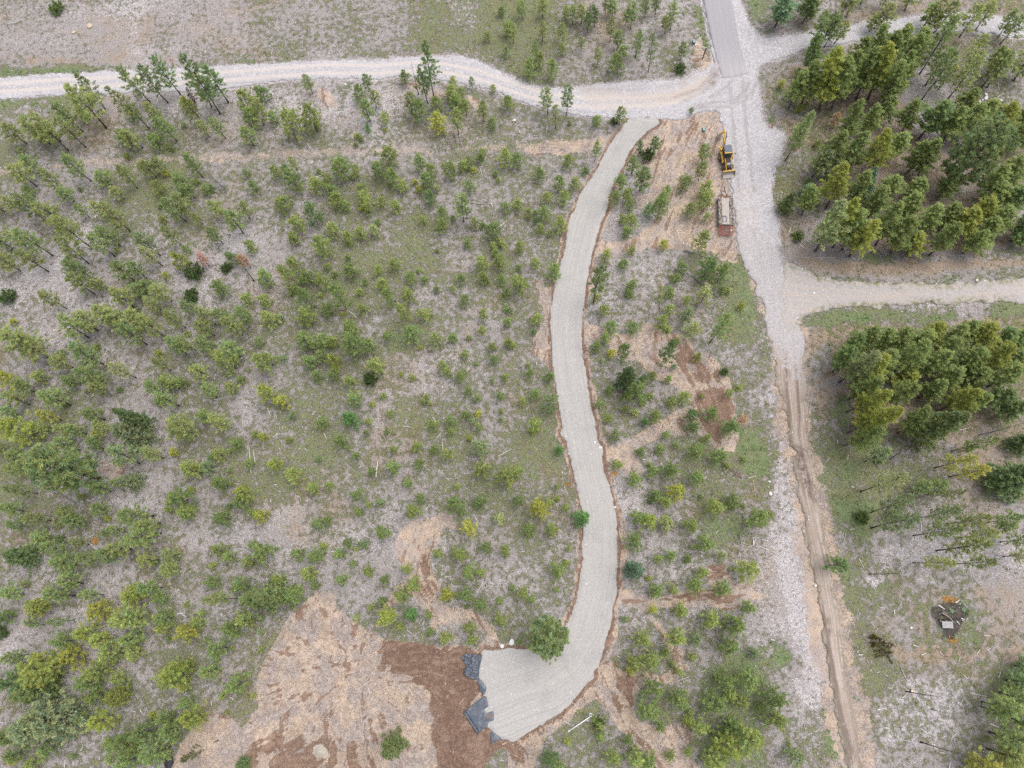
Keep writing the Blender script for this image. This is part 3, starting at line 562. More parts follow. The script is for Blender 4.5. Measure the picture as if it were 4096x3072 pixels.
# ------------------------------------------------------------------ tree shapes
def leaf_mat():
    m, nt, b, o = mat('needles'); g = G(nt)
    oi = g.n('ShaderNodeObjectInfo'); c = g.mix(1.0, oi.outputs['Color'], g.attrc('tint'), 'MULTIPLY')
    nt.links.new(c, b.inputs['Base Color']); b.inputs['Roughness'].default_value = .6; b.inputs['Specular IOR Level'].default_value = .25
    tr = g.n('ShaderNodeBsdfTranslucent'); nt.links.new(g.mix(.35, c, (.62, .62, .42), 'OVERLAY'), tr.inputs['Color'])
    mx = g.n('ShaderNodeMixShader'); mx.inputs[0].default_value = .45
    nt.links.new(b.outputs[0], mx.inputs[1]); nt.links.new(tr.outputs[0], mx.inputs[2]); nt.links.new(mx.outputs[0], o.inputs[0])
    return m
M_LEAF = leaf_mat()
def bark_mat():
    m, nt, b, o = mat('bark'); g = G(nt)
    oi = g.n('ShaderNodeObjectInfo'); n = g.noise(g.mul3(g.obj(), (1, 1, .3)), 9, 5, .7)
    c = g.mix(1.0, oi.outputs['Color'], g.ramp(n, [(.3, (.6, .6, .6)), (.7, (1.25, 1.2, 1.2))]), 'MULTIPLY')
    c = g.mix(1.0, c, g.attrc('tint'), 'MULTIPLY')
    nt.links.new(c, b.inputs['Base Color']); b.inputs['Roughness'].default_value = .95; b.inputs['Specular IOR Level'].default_value = .1
    return m
M_BARK = bark_mat()

def tubes(paths, radii, n=5):
    """many tapered tubes -> V, quads"""
    Vs = []; Fs = []; b = 0
    ang = np.arange(n)*2*math.pi/n
    for p, r in zip(paths, radii):
        p = np.asarray(p, float); k = len(p)
        d = np.gradient(p, axis=0); d /= np.linalg.norm(d, axis=1, keepdims=True)+1e-9
        up = np.where(np.abs(d[:, 2:3]) < .9, np.array([[0, 0, 1.]]), np.array([[1., 0, 0]]))
        u = np.cross(d, up); u /= np.linalg.norm(u, axis=1, keepdims=True)+1e-9; w = np.cross(d, u)
        ring = p[:, None]+np.asarray(r)[:, None, None]*(np.cos(ang)[None, :, None]*u[:, None]+np.sin(ang)[None, :, None]*w[:, None])
        Vs.append(ring.reshape(-1, 3)); i = np.arange(k-1)[:, None]*n; j = np.arange(n)[None]
        Fs.append((np.stack([i+j, i+(j+1) % n, i+n+(j+1) % n, i+n+j], -1)+b).reshape(-1, 4)); b += k*n
    return np.concatenate(Vs), np.concatenate(Fs)

KIND = dict(   # nominal height, crown radius, crown base, branches, tufts per branch, blades, blade length, blade width, rise (low, high), profile
 L=dict(H=9., R=1.35, c0=.30, nb=60, nt=12, bl=6, ll=.25, lw=.052, rise=(.05, .75), dead=.5),
 Y=dict(H=4.6, R=1.45, c0=.08, nb=54, nt=13, bl=6, ll=.24, lw=.050, rise=(.15, .9), dead=0),
 D=dict(H=14., R=2.1, c0=.30, nb=120, nt=22, bl=6, ll=.32, lw=.068, rise=(.0, .7), dead=1),
 F=dict(H=9., R=2.3, c0=.06, nb=120, nt=22, bl=6, ll=.28, lw=.10, rise=(-.15, .5), dead=0),
 P=dict(H=11., R=2.7, c0=.24, nb=130, nt=8, bl=24, ll=.42, lw=.07, rise=(.05, .8), dead=.2),
 A=dict(H=6., R=1.7, c0=.08, nb=80, nt=15, bl=6, ll=.20, lw=.085, rise=(-.05, .4), dead=0),
 G=dict(H=9., R=1.5, c0=.2, nb=60, nt=0, bl=0, ll=0, lw=0, rise=(-.2, .4), dead=1),
 B=dict(H=1.3, R=1.2, c0=.02, nb=44, nt=7, bl=7, ll=.26, lw=.10, rise=(.3, 1.1), dead=0),
 K=dict(H=8., R=.5, c0=.75, nb=9, nt=0, bl=0, ll=0, lw=0, rise=(-.1, .5), dead=.3),
)
def profile(kind, u):
    if kind in 'F': return (1-u)**.75*(.75+.25*np.minimum(1, u/.12))+.02
    if kind in 'A': return (1-u)**.7*(.7+.3*np.minimum(1, u/.2))+.03
    if kind in 'P': return np.sqrt(np.clip(1-(2*u*.86-.62)**2, .02, 1))
    if kind in 'L': return (1-u)**.62*(.5+.5*np.minimum(1, u/.28))*1.12+.04
    if kind in 'D': return (1-u)**.66*(.62+.38*np.minimum(1, u/.25))*1.12+.03
    if kind in 'B': return np.sqrt(np.clip(1-(u*.95)**2, .03, 1))
    if kind in 'GK': return (1-u)**.7+.06
    return (1-u)**.58*(.66+.34*np.minimum(1, u/.25))+.04
def make_tree(kind, seed, thin=1.0):
    """-> trunk (V, F, tint), crown (V, F, tint) in metres, base at the origin"""
    r = np.random.default_rng(seed*31+ord(kind)); q = KIND[kind]; H, Rr = q['H'], q['R']
    bend = r.normal(0, .012*H, 2)
    zz = np.linspace(0, 1, 9); tp = np.stack([bend[0]*np.sin(zz*2.6), bend[1]*np.sin(zz*2.2+.3)-bend[1]*math.sin(.3), zz*H*.985], 1)
    r0 = {'B': .012, 'P': .020, 'F': .013, 'D': .0088, 'L': .0082, 'K': .011}.get(kind, .0095)*H
    paths = [tp]; rad = [r0*(1-zz*.93)*(1+.5*np.exp(-zz*30))]
    tv = [np.array([.62, .6, .6])]                                    # lower bole is darker bark
    nb = q['nb']; u = (np.arange(nb)+r.random(nb))/nb; u = u**(.8 if kind in 'YAFB' else 1.0)
    # whorls: branches bunch at year nodes
    if kind not in 'BP': nw = max(6, int(nb/4.5)); u = np.clip((np.round(u*nw)+r.normal(0, .12, nb))/nw, 0, .985)
    az = np.arange(nb)*2.39996+r.normal(0, .45, nb); side = r.random()*6.28
    lop = 1+(.10 if kind in 'PFB' else .22)*np.cos(az-side)+(.05 if kind in 'PFB' else .12)*np.cos(3*az+side*2)
    L = Rr*profile(kind, u)*lop*r.uniform(.80 if kind in 'PB' else (.45 if kind == 'D' else .55), 1.18, nb)
    rise = q['rise'][0]+(q['rise'][1]-q['rise'][0])*u**1.2+r.normal(0, .12, nb)
    lv = []; lt = []
    for i in range(nb):
        h = H*(q['c0']+(1-q['c0'])*u[i])*.985
        o = np.array([np.interp(h, tp[:, 2], tp[:, 0]), np.interp(h, tp[:, 2], tp[:, 1]), h])
        d = np.array([math.cos(az[i]), math.sin(az[i]), 0]); s = np.array([-d[1], d[0], 0])
        k = np.linspace(0, 1, 5)[:, None]; curl = r.normal(0, .12)
        up = {'F': -.12, 'A': -.05, 'D': .10, 'G': -.15}.get(kind, .22)
        pth = o+L[i]*(d*k+s*curl*k**2+np.array([0, 0, 1.])*(math.tan(np.clip(rise[i], -.5, 1.15))*.55*k+up*k**2.2))
        paths.append(pth); rad.append((.010+.009*L[i])*(1-.8*np.linspace(0, 1, 5))); tv.append(np.array([.95, .92, .95]))
        if q['nt']:
            n = max(3, int(q['nt']*thin*(.55+.6*L[i]/Rr)))
            t = .30+.70*r.random(n)**.75; t[0] = 1
            lat = r.normal(0, .21, n)*(1.1-t)*L[i]*{'F': 1.6, 'A': 1.5, 'D': 1.05, 'P': 1.5, 'B': 1.4}.get(kind, .95)
            c = np.stack([np.interp(t, k[:, 0], pth[:, a]) for a in range(3)], 1)+s*lat[:, None]+np.stack([np.zeros(n), np.zeros(n), r.normal(.03, .06, n)*Rr*.6], 1)
            dirn = d*.8+s*np.sign(lat)[:, None]*.35*(np.abs(lat)[:, None] > .1)+np.array([0, 0, .25+.5*max(0, up)])
            clump = r.uniform(.72, 1.28, n); clump[t > .93] *= 1.12
            hue = r.normal(0, .10, n)
            m = q['bl']
            if kind == 'P': rd = r.normal(0, 1, (n, m, 3)); rd /= np.linalg.norm(rd, axis=2, keepdims=True); dv = dirn[:, None]*.35+rd
            else: dv = dirn[:, None]*.75+r.normal(0, .62, (n, m, 3))
            dv /= np.linalg.norm(dv, axis=2, keepdims=True)+1e-9
            ll = q['ll']*r.uniform(.65, 1.25, (n, m, 1))*(1 if thin == 1 else 1.35); lw = q['lw']*r.uniform(.7, 1.3, (n, m, 1))*(1 if thin == 1 else 1.45)
            sv = np.cross(dv, np.array([0, 0, 1.])+r.normal(0, .55, (n, m, 3))); sv /= np.linalg.norm(sv, axis=2, keepdims=True)+1e-9
            p0 = c[:, None]+r.normal(0, .035, (n, m, 3))-dv*ll*.2
            quad = np.stack([p0, p0+dv*ll*.45+sv*lw*.5, p0+dv*ll, p0+dv*ll*.45-sv*lw*.5], 2)
            lv.append(quad.reshape(-1, 3))
            tc = (clump[:, None]*r.uniform(.85, 1.15, (n, m)))[..., None]*np.stack([1+hue*1.3, 1+hue*.35, 1-hue*.8], 1)[:, None]
            lt.append(np.repeat(tc.reshape(-1, 3), 4, 0))
    nd = int({'D': 64, 'L': 9, 'G': 40, 'P': 8, 'K': 6}.get(kind, 0)*q['dead']*thin)   # bare dead limbs under the crown
    for i in range(nd):
        lo = .07 if kind in 'DG' else .2
        h = H*(lo+(q['c0']+.06-lo)*r.random()); a = r.random()*6.28; d = np.array([math.cos(a), math.sin(a), 0]); ln = Rr*r.uniform(.45, 1.05)*(.75 if kind in 'LK' else 1)
        k = np.linspace(0, 1, 4)[:, None]; o = np.array([np.interp(h, tp[:, 2], tp[:, 0]), np.interp(h, tp[:, 2], tp[:, 1]), h])
        pth = o+ln*(d*k+np.array([-d[1], d[0], 0])*r.normal(0, .18)*k**2+np.array([0, 0, 1])*(.1*k-.32*k**2)); s2 = np.array([-d[1], d[0], 0])
        paths.append(pth); rad.append(.016*(1-.8*k[:, 0])+.004); tv.append(np.array([1.9, 1.85, 1.95]))
        if kind in 'DG':
            for w in (.45, .7):
                b0 = pth[0]+(pth[-1]-pth[0])*w; e = b0+ln*.35*(d*.7+s2*r.choice([-1, 1])*.7+np.array([0, 0, -.15]))
                paths.append(np.stack([b0, (b0+e)/2+[0, 0, .03], e])); rad.append(np.array([.010, .008, .004])); tv.append(np.array([1.9, 1.85, 1.95]))
    TV, TF = [], []; b = 0; tt = []
    for p, rr, c in zip(paths, rad, tv):
        v, f = tubes([p], [rr], 7 if len(TV) == 0 else 3); TV.append(v); TF.append(f+b); b += len(v); tt.append(np.tile(c, (len(v), 1)))
    TV = np.concatenate(TV); TF = np.concatenate(TF); tt = np.concatenate(tt)
    if lv:
        LV = np.concatenate(lv); LF = np.arange(len(LV)).reshape(-1, 4); LT = np.clip(np.concatenate(lt), .3, 2.2)
    else: LV = np.zeros((0, 3)); LF = np.zeros((0, 4), int); LT = np.zeros((0, 3))
    return (TV, TF, tt), (LV, LF, LT)

# ------------------------------------------------------------------ where each tree stands, read off the photograph tile by tile
# "bx,by,tx,ty,w[,kind]" foot and tip;  "cx,cy,w[,kind]" crown centre.  kinds: L lodgepole, Y young, D dense stand, F fir, P long-needled, A larch, O orange dead, G grey dead, K bare pole, B bush; y d p b shade
TREES = {
(0,0,'L'): "910,945,640,640,130,d;920,1105,560,740,230;715,1135,440,890,150;590,1300,260,960,160;745,1275,470,1010,150;440,1250,170,1010,170;235,1245,20,1060,150;530,1220,320,1070,150;1300,885,1010,570,160,d;1455,890,1200,560,160,d;1560,815,1310,480,170,d;1290,1110,900,750,130;1830,925,1630,620,150;1905,985,1560,460,190,d;1975,885,1760,560,190,d;1760,1070,1570,830,130,y;1450,1080,1240,890,130;1530,1220,1320,1010,140;1950,1195,1810,1010,110;1810,1185,1700,1040,100;1235,1275,1040,1130,150;1140,1230,1020,1120,130;2195,1260,2080,1100,150;790,1565,540,1340,150;320,1610,60,1430,160;560,1655,330,1450,130;1350,1530,1220,1380,130;1425,1490,1300,1370,110;1750,1530,1590,1330,140;1190,1630,1010,1430,120;1640,1655,1500,1500,150;950,1600,820,1490,150;340,1500,170,1340,120;490,85,105,B;1950,1635,1745,1450,120,G;1320,1200,130,Y;1350,1600,110,Y;1770,1640,90,Y;2110,860,170,Y;2150,1000,150,Y;230,1640,100,Y;2190,1600,100,Y;1130,960,110,Yd;1600,890,100,Y;700,960,110,Y;330,1130,110,Yd",
(1,0,'Y'): "490,810,415,640,100,L;1405,815,1335,500,40,K;1485,895,1410,580,130,L;1540,850,1460,350,180,Ld;980,790,930,640,100,L;1290,720,1270,610,100,Ld;1700,770,1690,660,90,L;1860,770,1855,660,60,L;2055,800,2050,730,60,L;35,800,130,Yd;65,1085,20,850,140;530,1140,430,900,180;350,1205,240,960,190;350,1100,300,950,110,L;990,1055,920,860,140,L;1040,930,1000,780,110,L;880,800,120;1125,1060,1100,970,90;1345,995,1320,790,130,L;1430,1050,1390,870,150;1560,870,110;1690,860,1680,740,130;1820,990,1800,850,100,L;1970,1050,1960,870,110,L;1750,1165,1720,930,130,L;1590,1130,1550,980,180,y;1775,850,1765,760,80,L;1720,860,150;970,1150,955,1060,60,A;2170,880,110;2040,1060,90;380,1520,290,1350,90,L;210,1540,130,1440,100;370,1640,260,1470,160;760,1550,700,1380,200;610,1560,110;880,1530,850,1420,90;1165,1430,1130,1280,170;1050,1460,150;1190,1600,1160,1460,140;1430,1470,1400,1340,120;1500,1460,100;1470,1550,150;1680,1450,130;1780,1430,100;1940,1360,90;2170,1430,2160,1300,130;1850,1600,110,Yp;510,1590,140;910,1640,100;1260,1600,110;2000,300,80,p;2160,430,80,p;2190,230,110;2120,90,70;140,1010,110;640,1640,120;1830,1380,70",
(2,0,'L'): "90,160,80,0,100;262,355,258,180,90;437,360,437,195,95;265,140,260,-20,110;465,170,465,50,90;600,200,600,30,110;710,230,700,40,130,d;805,135,810,-70,90,d;870,150,870,0,110;1025,255,1060,10,110;1140,165,1160,-20,90,d;1240,130,1255,-50,90,d;1365,265,1410,10,110;1320,300,1320,140,90;845,370,870,150,90;905,440,925,270,110;955,440,100,Y;1065,500,1115,260,110;1175,630,1220,280,90,p;1455,520,1480,360,90,d;740,560,735,400,80;600,430,597,310,70;207,520,205,350,80;440,480,435,360,80;235,580,240,450,100,Y;145,660,150,500,120,Y;345,680,345,515,120,Y;910,640,915,470,140,Y;310,990,305,755,125,d;473,995,497,735,120,d;375,1110,370,900,110,p;925,1090,937,920,110,d;730,1040,90,Y;1545,1000,1555,930,50,d;1100,1330,1110,1215,70,d;1225,1330,1240,1180,110,d;1175,1355,120,Bd;715,1400,735,1210,90;1035,1500,1055,1340,130,d;1100,1650,1150,1440,180,d;930,1640,950,1510,130;1640,1400,1650,1240,130;1610,1555,1660,1390,120;1490,1580,130,Y;1680,1620,150,Y;1340,1640,90,Y;45,1370,110,Y;240,1500,110,Y;480,1390,110,Y;410,1570,130,Y;540,1580,110,Y;10,270,80;890,1060,70,Bd;660,180,90,d;1450,600,90,Bd;530,110,90;990,130,80",
(3,0,'D'): "60,230,180,-80,200,b;300,200,420,-80,180,d;400,460,500,90,140;440,420,600,110,150;480,415,630,130,120;570,380,700,180,120;620,170,740,-130,130;675,150,770,-120,120;800,40,900,-160,120;975,85,1060,-130,130;1180,90,1260,-100,120;940,260,1080,20,150;870,280,960,120,120;1330,250,1450,40,150;1320,250,1560,-40,120;1380,300,1500,100,110;1430,290,1640,10,140;1310,640,1620,130,150;1420,465,1640,130,140;1650,325,1850,40,150;1790,265,1960,20,130;2000,385,2230,120,130;1985,325,2150,80,120;1680,655,1890,290,140;1360,740,1610,420,170;1330,860,1640,430,140;1550,860,1850,480,160;1465,780,1640,560,110;1845,755,2090,430,160;1888,760,2120,440,140;2120,700,2330,440,200;180,930,330,600,160;290,900,430,520,210;440,950,600,400,220,y;540,960,690,470,220;630,880,780,420,200;760,860,900,380,210;720,700,860,300,190;860,860,1020,330,220,y;960,940,1180,520,200;1060,860,1240,420,200;980,640,1130,260,190;1180,640,1340,280,190;480,700,620,400,180;330,650,430,280,140,d;850,620,1000,200,170;1100,500,1220,190,160;1250,480,1370,230,150;150,1390,400,960,130,p;230,1250,340,1060,110,p;560,1110,600,960,90,O;640,1250,820,850,170;820,1200,950,890,150;950,1050,1100,820,150;1140,1170,1290,850,160;1300,1200,1560,880,240,d;1620,990,1830,760,160;1500,1250,1720,920,190;1610,1200,1880,900,210;1560,1600,2050,1080,340,P;500,1500,680,1120,200;640,1480,860,1130,210;850,1500,1000,1080,200,y;1000,1400,1200,1150,190;1200,1500,1340,1190,180;380,1530,560,1300,160,p;330,1700,250,1520,190,Fb;500,1800,640,1380,210,y;780,1750,910,1420,180,Fb;950,1700,1150,1520,190;1230,1750,1330,1530,190;1280,1550,1480,1180,180;1460,1720,1640,1480,180;1830,1750,2050,1400,190;2000,1650,2230,1360,200;2080,1300,2260,1060,190;1950,1150,2150,880,180,y;1800,1100,1980,860,170;2150,1100,2330,900,170;700,1800,880,1480,190;260,620,70,Y;120,720,70,Yy;1900,640,2060,400,120",
(3,1,'D'): "410,510,660,60,240,p;290,200,390,-60,160;640,500,830,150,230;560,480,760,40,210,y;700,560,960,240,200,y;930,460,1090,20,200;1060,530,1240,190,230;1200,540,1300,320,190,y;1390,550,1680,270,180;1680,530,1900,330,160;1300,380,1450,60,190;1480,330,1620,60,190;1600,420,1830,150,210,y;1750,300,1920,20,190,y;1900,380,2080,100,190;2100,420,2270,180,210,d;1800,430,2000,220,180;2050,180,2220,-60,190,d;850,250,1000,-60,200;1150,250,1260,-40,190;2180,450,2330,300,180,d;1950,130,2080,-80,180;260,390,95,B;190,60,170,F;660,1450,800,1190,190,d;760,1420,930,1150,200;900,1400,1060,1170,190;1050,1380,1240,1170,190;1230,1400,1410,1190,200;1330,1330,1520,1130,180,y;1500,1360,1700,1120,190;1620,1300,1800,1090,180;1750,1350,1960,1110,210,y;1950,1350,2110,1140,190,d;620,1640,960,1390,210,p;750,1650,1040,1410,200,y;900,1600,1110,1370,200;1080,1560,1390,1280,210;1250,1560,1590,1390,200;1420,1500,1650,1250,200;1600,1560,1890,1370,210;1780,1560,2140,1320,210,y;2000,1540,2200,1370,190;1150,1700,1280,1550,200,y;1400,1680,1680,1530,200;1650,1690,1900,1530,210;1900,1680,2210,1500,200;2070,1330,2250,1190,180;2100,1500,2330,1330,190,d;560,1560,760,1340,170,d",
(3,2,'D'): "680,240,1060,60,210,y;700,130,1000,-40,190;980,150,1320,10,190;1300,120,1540,-30,180;690,420,1170,220,200,y;660,530,1000,390,190;720,370,1000,280,170;1120,430,1390,180,180;1270,420,1740,260,340,F;1480,230,1850,60,190,y;1600,200,1940,100,180;1850,180,2140,70,190,d;1990,270,2260,170,180,d;1830,440,2230,320,150,G;1590,580,2010,470,110,L;1660,590,1810,530,90,L;1440,725,1810,630,140,Ly;1570,800,1910,730,130,Ly;1960,880,2260,700,380,Fd;2130,560,2330,450,220,Fd;1060,650,1130,490,140,G;840,670,1060,580,150,Lp;1000,640,95,F;890,1110,1270,970,140,Lp;800,930,1200,780,170,Lp;1250,940,1410,870,130,L;1380,960,1550,850,130,L;1410,975,1720,920,80,L;890,1245,1310,1170,190,Lp;1090,1110,90,Y;1300,1160,1670,1080,120,Ld;1540,1210,1940,1140,130,L;1880,1200,2240,1140,130,L;1250,1310,1690,1250,140,L;1640,1330,1990,1280,130,L;1450,1440,1930,1370,180,L;1930,1260,2150,1230,110,L;2005,1365,2320,1330,120,L;1250,1545,1630,1545,110,Ly;1625,1555,1980,1540,120,L;2030,1490,2330,1470,110,L;880,1642,1250,1630,30,K;800,1150,110,B;620,1560,170,Yd;20,1140,70,Y",
(3,3,'L'): "60,1060,200,Y;90,1230,180,Y;240,1560,140,Yp;1840,1085,2200,1150,180;1835,1125,2120,1190,150;1905,1345,2260,1430,210;1890,1490,2260,1600,190;1700,1610,2010,1680,220,y;2130,775,2330,790,170,d;2000,1000,2260,1060,180;2080,1220,2330,1300,190;2050,1560,2300,1640,220,y;1190,997,1510,1042,50,K;1320,1435,1690,1545,50,K;1410,1150,1525,1180,26,K;180,1450,50,Y;2050,900,2260,930,170,d",
(0,1,'L'): "40,170,-110,70,120;190,160,20,40,110;370,370,258,290,26,K;460,550,110,320,160;250,490,20,340,100;110,490,-90,360,120;180,680,-50,530,150;425,690,130,510,160;800,490,450,225,180;380,240,110,30,170,d;570,260,270,100,180;640,80,480,-30,130;1075,55,950,-50,110;770,215,630,105,90;1125,340,865,90,170;940,210,780,80,110;1045,470,820,305,150;1000,560,755,375,150;770,620,460,400,160;1390,550,1160,365,160,p;1410,640,1200,480,130,p;1570,460,1380,300,120;1655,205,1490,10,160;1610,255,1395,55,150;1755,280,1640,180,80;1685,50,1560,-60,110;1930,450,1795,305,120;2105,360,1940,175,180;1930,210,1800,70,140;2160,230,2080,80,120;860,770,540,590,160;830,890,585,710,170;1165,770,960,605,160;1270,750,1090,615,130;945,860,795,765,120;1160,1000,950,835,170;1260,890,1130,805,140;1490,945,1320,810,160;1300,880,1210,770,140;1415,1040,1250,910,120;580,1010,335,870,120;770,1260,510,1065,190;850,1200,680,1025,180;1010,1190,810,995,200;1100,1150,900,1005,180;1280,1170,1095,1020,170;1275,1320,990,1145,180;1430,1260,1180,1080,170;1610,1175,1420,1020,140;1700,1040,1552,955,110;1860,1140,1695,995,170;1960,1090,1850,1020,140;1855,1240,1695,1120,150;2100,1235,1915,1085,170;2180,1120,2040,1010,170;1615,1400,1432,1262,140;1695,1370,1525,1250,140;1880,1410,1700,1275,160;2080,1430,1935,1310,200;2040,1530,1870,1410,190,Y;1480,1545,1305,1440,110;445,1450,120,1235,240;380,1400,0,1215,230;930,1500,610,1310,200;1180,1605,940,1480,130,p;640,1520,445,1425,140;920,1650,645,1525,200;1800,1600,1645,1505,170;80,910,125,Bd;1665,910,120,Bd;1690,710,150,Bd;1960,665,90,Bd;1740,575,110,Op;2170,655,2065,545,110,O;2195,770,2080,620,50,K;1540,590,160,Yy;1600,490,80,Y;1990,570,110,Yd;2160,470,110,Y;1890,830,150,Y;2130,930,120,Y;60,1610,150,Yy;330,1600,120,Y;600,1630,120,Y;1440,1630,150,Y;1570,1640,100,Y",
(1,1,'Y'): "225,110,150;480,190,170,d;350,270,160;310,390,110;560,450,190;700,50,130;770,110,90;930,50,130;955,140,100;1080,70,90;1210,110,110;1500,30,120,d;660,310,130;785,380,110;890,340,110;1030,320,100,p;1795,260,1780,10,150,Lp;1825,230,1800,20,120,Lp;1610,180,110;1600,280,130;1440,240,80;1890,260,100,p;2045,330,150;2160,120,90;1830,440,90;2050,470,80;2125,445,70;1945,600,120;2095,590,130;1960,730,110;2125,750,90;1775,735,90;1695,825,65;1805,930,100;1965,1040,100;2165,860,90;330,610,130;365,805,215,650,150;70,750,150;430,720,130;560,760,130;600,640,70;795,560,60;810,670,140;1185,630,110;1050,660,90;1095,775,110;1325,720,110;940,770,60;300,840,90;505,995,350,830,150;80,940,130;780,1010,650,820,170;600,1010,130;900,850,80;915,1000,100;1185,980,1110,850,110;1310,890,130;1310,1115,1230,980,130;1440,1050,120;1560,840,60;430,1080,170;110,1080,150;400,1270,170;800,1170,160;570,1280,140;660,1280,120;820,1300,230;970,1310,130;1120,1240,90;1340,1200,160;1550,1280,150,p;1710,1250,100;1945,1185,90;2180,1120,90;2040,1330,80;2190,1290,90;80,1440,200;560,1410,100;450,1460,140;665,1450,140,y;1050,1490,160;1800,1400,90;2050,1450,90;1610,1490,90;1660,1555,100;1760,1590,110;2155,1600,80;1350,1600,70;520,1590,110;660,1590,100;815,1630,110;985,1630,120,Bd;20,1290,90",
(2,1,'Y'): "55,100,100;280,170,120;150,180,80;430,270,120;250,320,90;60,470,100;200,600,100;370,680,140;70,790,170;55,650,70;220,1090,110;190,1210,60,d;155,1560,90;325,1590,100;300,40,100;450,40,110;10,1310,70;890,40,120;1000,20,110;1025,110,90;1175,150,120,b;1300,40,120;1250,240,1290,60,140;950,230,80;1040,250,130;990,345,110;1690,50,150;1540,150,120;1680,210,80,p;1310,440,90,y;1605,525,1690,340,140;1035,500,90;810,550,110;965,610,100;705,955,790,640,190,Ld;1465,640,100;1700,650,180,d;1820,700,160,d;1430,740,90;1030,800,110;1275,1000,1240,780,70,L;1370,860,120;1510,920,90;1670,890,160,p;1360,1000,100;790,1020,110;860,1150,130;1050,1160,120;1310,1120,120;1520,1060,130,p;1570,1180,160,p;1710,1300,1870,1060,160,L;810,1250,100;730,1340,110;935,1480,975,1320,120,d;1280,1500,1390,1290,140,d;1440,1280,60;1000,1570,230,Fd;1140,1620,120,d;1215,1570,80;1400,1500,60,b;1350,1620,80;1615,1420,80;1835,1560,80,Bd;1000,870,90,d;330,350,60",
(2,2,'Y'): "320,170,170,p;200,80,100;90,140,80;200,340,140;410,560,110,A;40,760,120;390,890,60;230,1050,200,y;330,1020,90;50,1000,110;150,1230,120;340,1260,130;605,1160,190,A;490,1420,50;400,1610,150;840,40,90;750,170,90;1090,60,230,d;1500,100,120;1380,150,110;1240,260,120;1155,320,90,A;985,210,70;830,280,90;900,440,110,p;1335,430,80;1560,250,130,d;1740,250,130,d;1555,370,130,d;1900,370,170,d;2000,300,100,O;1640,95,50;1890,70,80;1685,470,80;1600,580,150,d;1800,620,150,d;1120,580,100;1280,570,90;900,690,110;1380,730,170;1230,740,120;1060,810,140;1610,790,140;1420,920,170,y;1250,950,110;1340,1020,120;1750,1050,150;1900,1010,140;1080,1150,140;1180,1170,170,y;1340,1190,130;1570,1220,130;1070,1360,160;1660,1370,170,d;2130,1150,190;1270,1510,90;1380,1490,110;1515,1520,90;1070,1600,205,Fb;1650,1620,110;2040,1590,200;1820,1480,90,p",
(1,2,'Y'): "100,60,180,y;230,160,130,y;840,140,150;800,300,180,A;570,330,120;1150,255,70;1005,175,60,y;970,320,70;720,480,110,d;950,420,60;1125,415,60;60,450,90,y;150,690,120,y;310,780,150;490,910,120;630,870,80;865,610,80;1195,560,80;1385,540,110;1540,570,90;1645,590,110;1530,350,100;1690,320,110;1820,260,90;1680,410,80;1925,380,80;1930,550,170,p;1950,740,170;2150,780,190;1180,720,140;990,770,90;1410,680,110;1310,840,100;870,950,110;1060,1030,90,p;970,1050,70;890,1100,90;1420,990,110;1340,1100,150;1720,1040,160;1930,1000,130;1740,890,70;2090,1150,110,p;1840,1230,160,y;50,1130,130,y;530,1210,120;620,1180,90;1075,1280,140;780,1360,100;720,1470,110;500,1490,150;360,1460,120;580,1400,80,y;430,1620,140;970,1620,110;1300,1600,100;1570,1470,110;1750,1470,140;1990,1410,110;2150,1440,110;1840,1610,140;1940,1640,90;60,1440,180,d;2120,240,60;2120,300,50;1830,60,80,d;1900,120,80;2105,100,90;1480,110,60;1500,170,50;1440,140,60;280,480,60",
(0,2,'L'): "300,70,100,-30,120;265,180,20,85,140;620,185,320,85,170;970,100,760,10,130;1445,85,1250,-10,140;1550,190,1335,85,150;1550,40,1450,-30,120;2060,65,1950,-10,120;1880,120,1745,20,140;180,275,0,205,110;540,315,320,240,120,y;340,460,0,340,250,Yy;425,430,310,370,110;655,430,455,365,110;760,435,560,365,110;990,425,795,340,130;915,310,715,235,150;1310,355,970,215,200,Fd;1270,450,970,370,300,Fp;1690,440,1470,320,250;1760,270,140,Y;2000,380,1810,285,170;700,575,480,485,140;900,560,750,485,140;60,585,-110,530,120;1210,690,920,570,190,p;1100,715,950,670,60;1420,640,1220,560,140;1880,600,130,Y;2040,520,120,Y;870,820,245,670,320,P;1230,840,1010,825,190,Fp;265,660,60,600,160;250,780,20,725,110;335,950,30,895,110;960,930,780,860,150;1080,880,950,845,80;935,1110,780,1050,130;210,1100,-10,1055,120;445,1180,175,1140,120;270,1240,50,1205,100;690,1145,495,1115,120;740,1220,530,1165,150;420,1330,285,1305,150;770,1385,600,1345,90;130,1480,220,Fd;605,1460,335,1400,140;860,1515,650,1490,130;660,1555,435,1530,180;1135,1425,930,1395,170;1030,1480,820,1465,150;1390,1290,1070,1350,210;1390,1200,1180,1240,170;1330,1140,1020,1120,190;1090,1275,915,1245,100;1530,980,200,Y;1600,1110,150,Y;1450,1080,80,Y;1640,740,180,Y;1790,710,120,Yp;1900,860,160,Y;2090,930,160,Yy;2070,1020,140,Y;1910,1150,160,Y;2180,1110,90,Y;1880,1430,130,Y;1980,1500,120,Y;1460,1470,150,Yp;1370,1535,1195,1515,130;1560,1600,1385,1590,140;2190,1400,100,Y;2150,1540,120,Y;2150,690,90,Y",
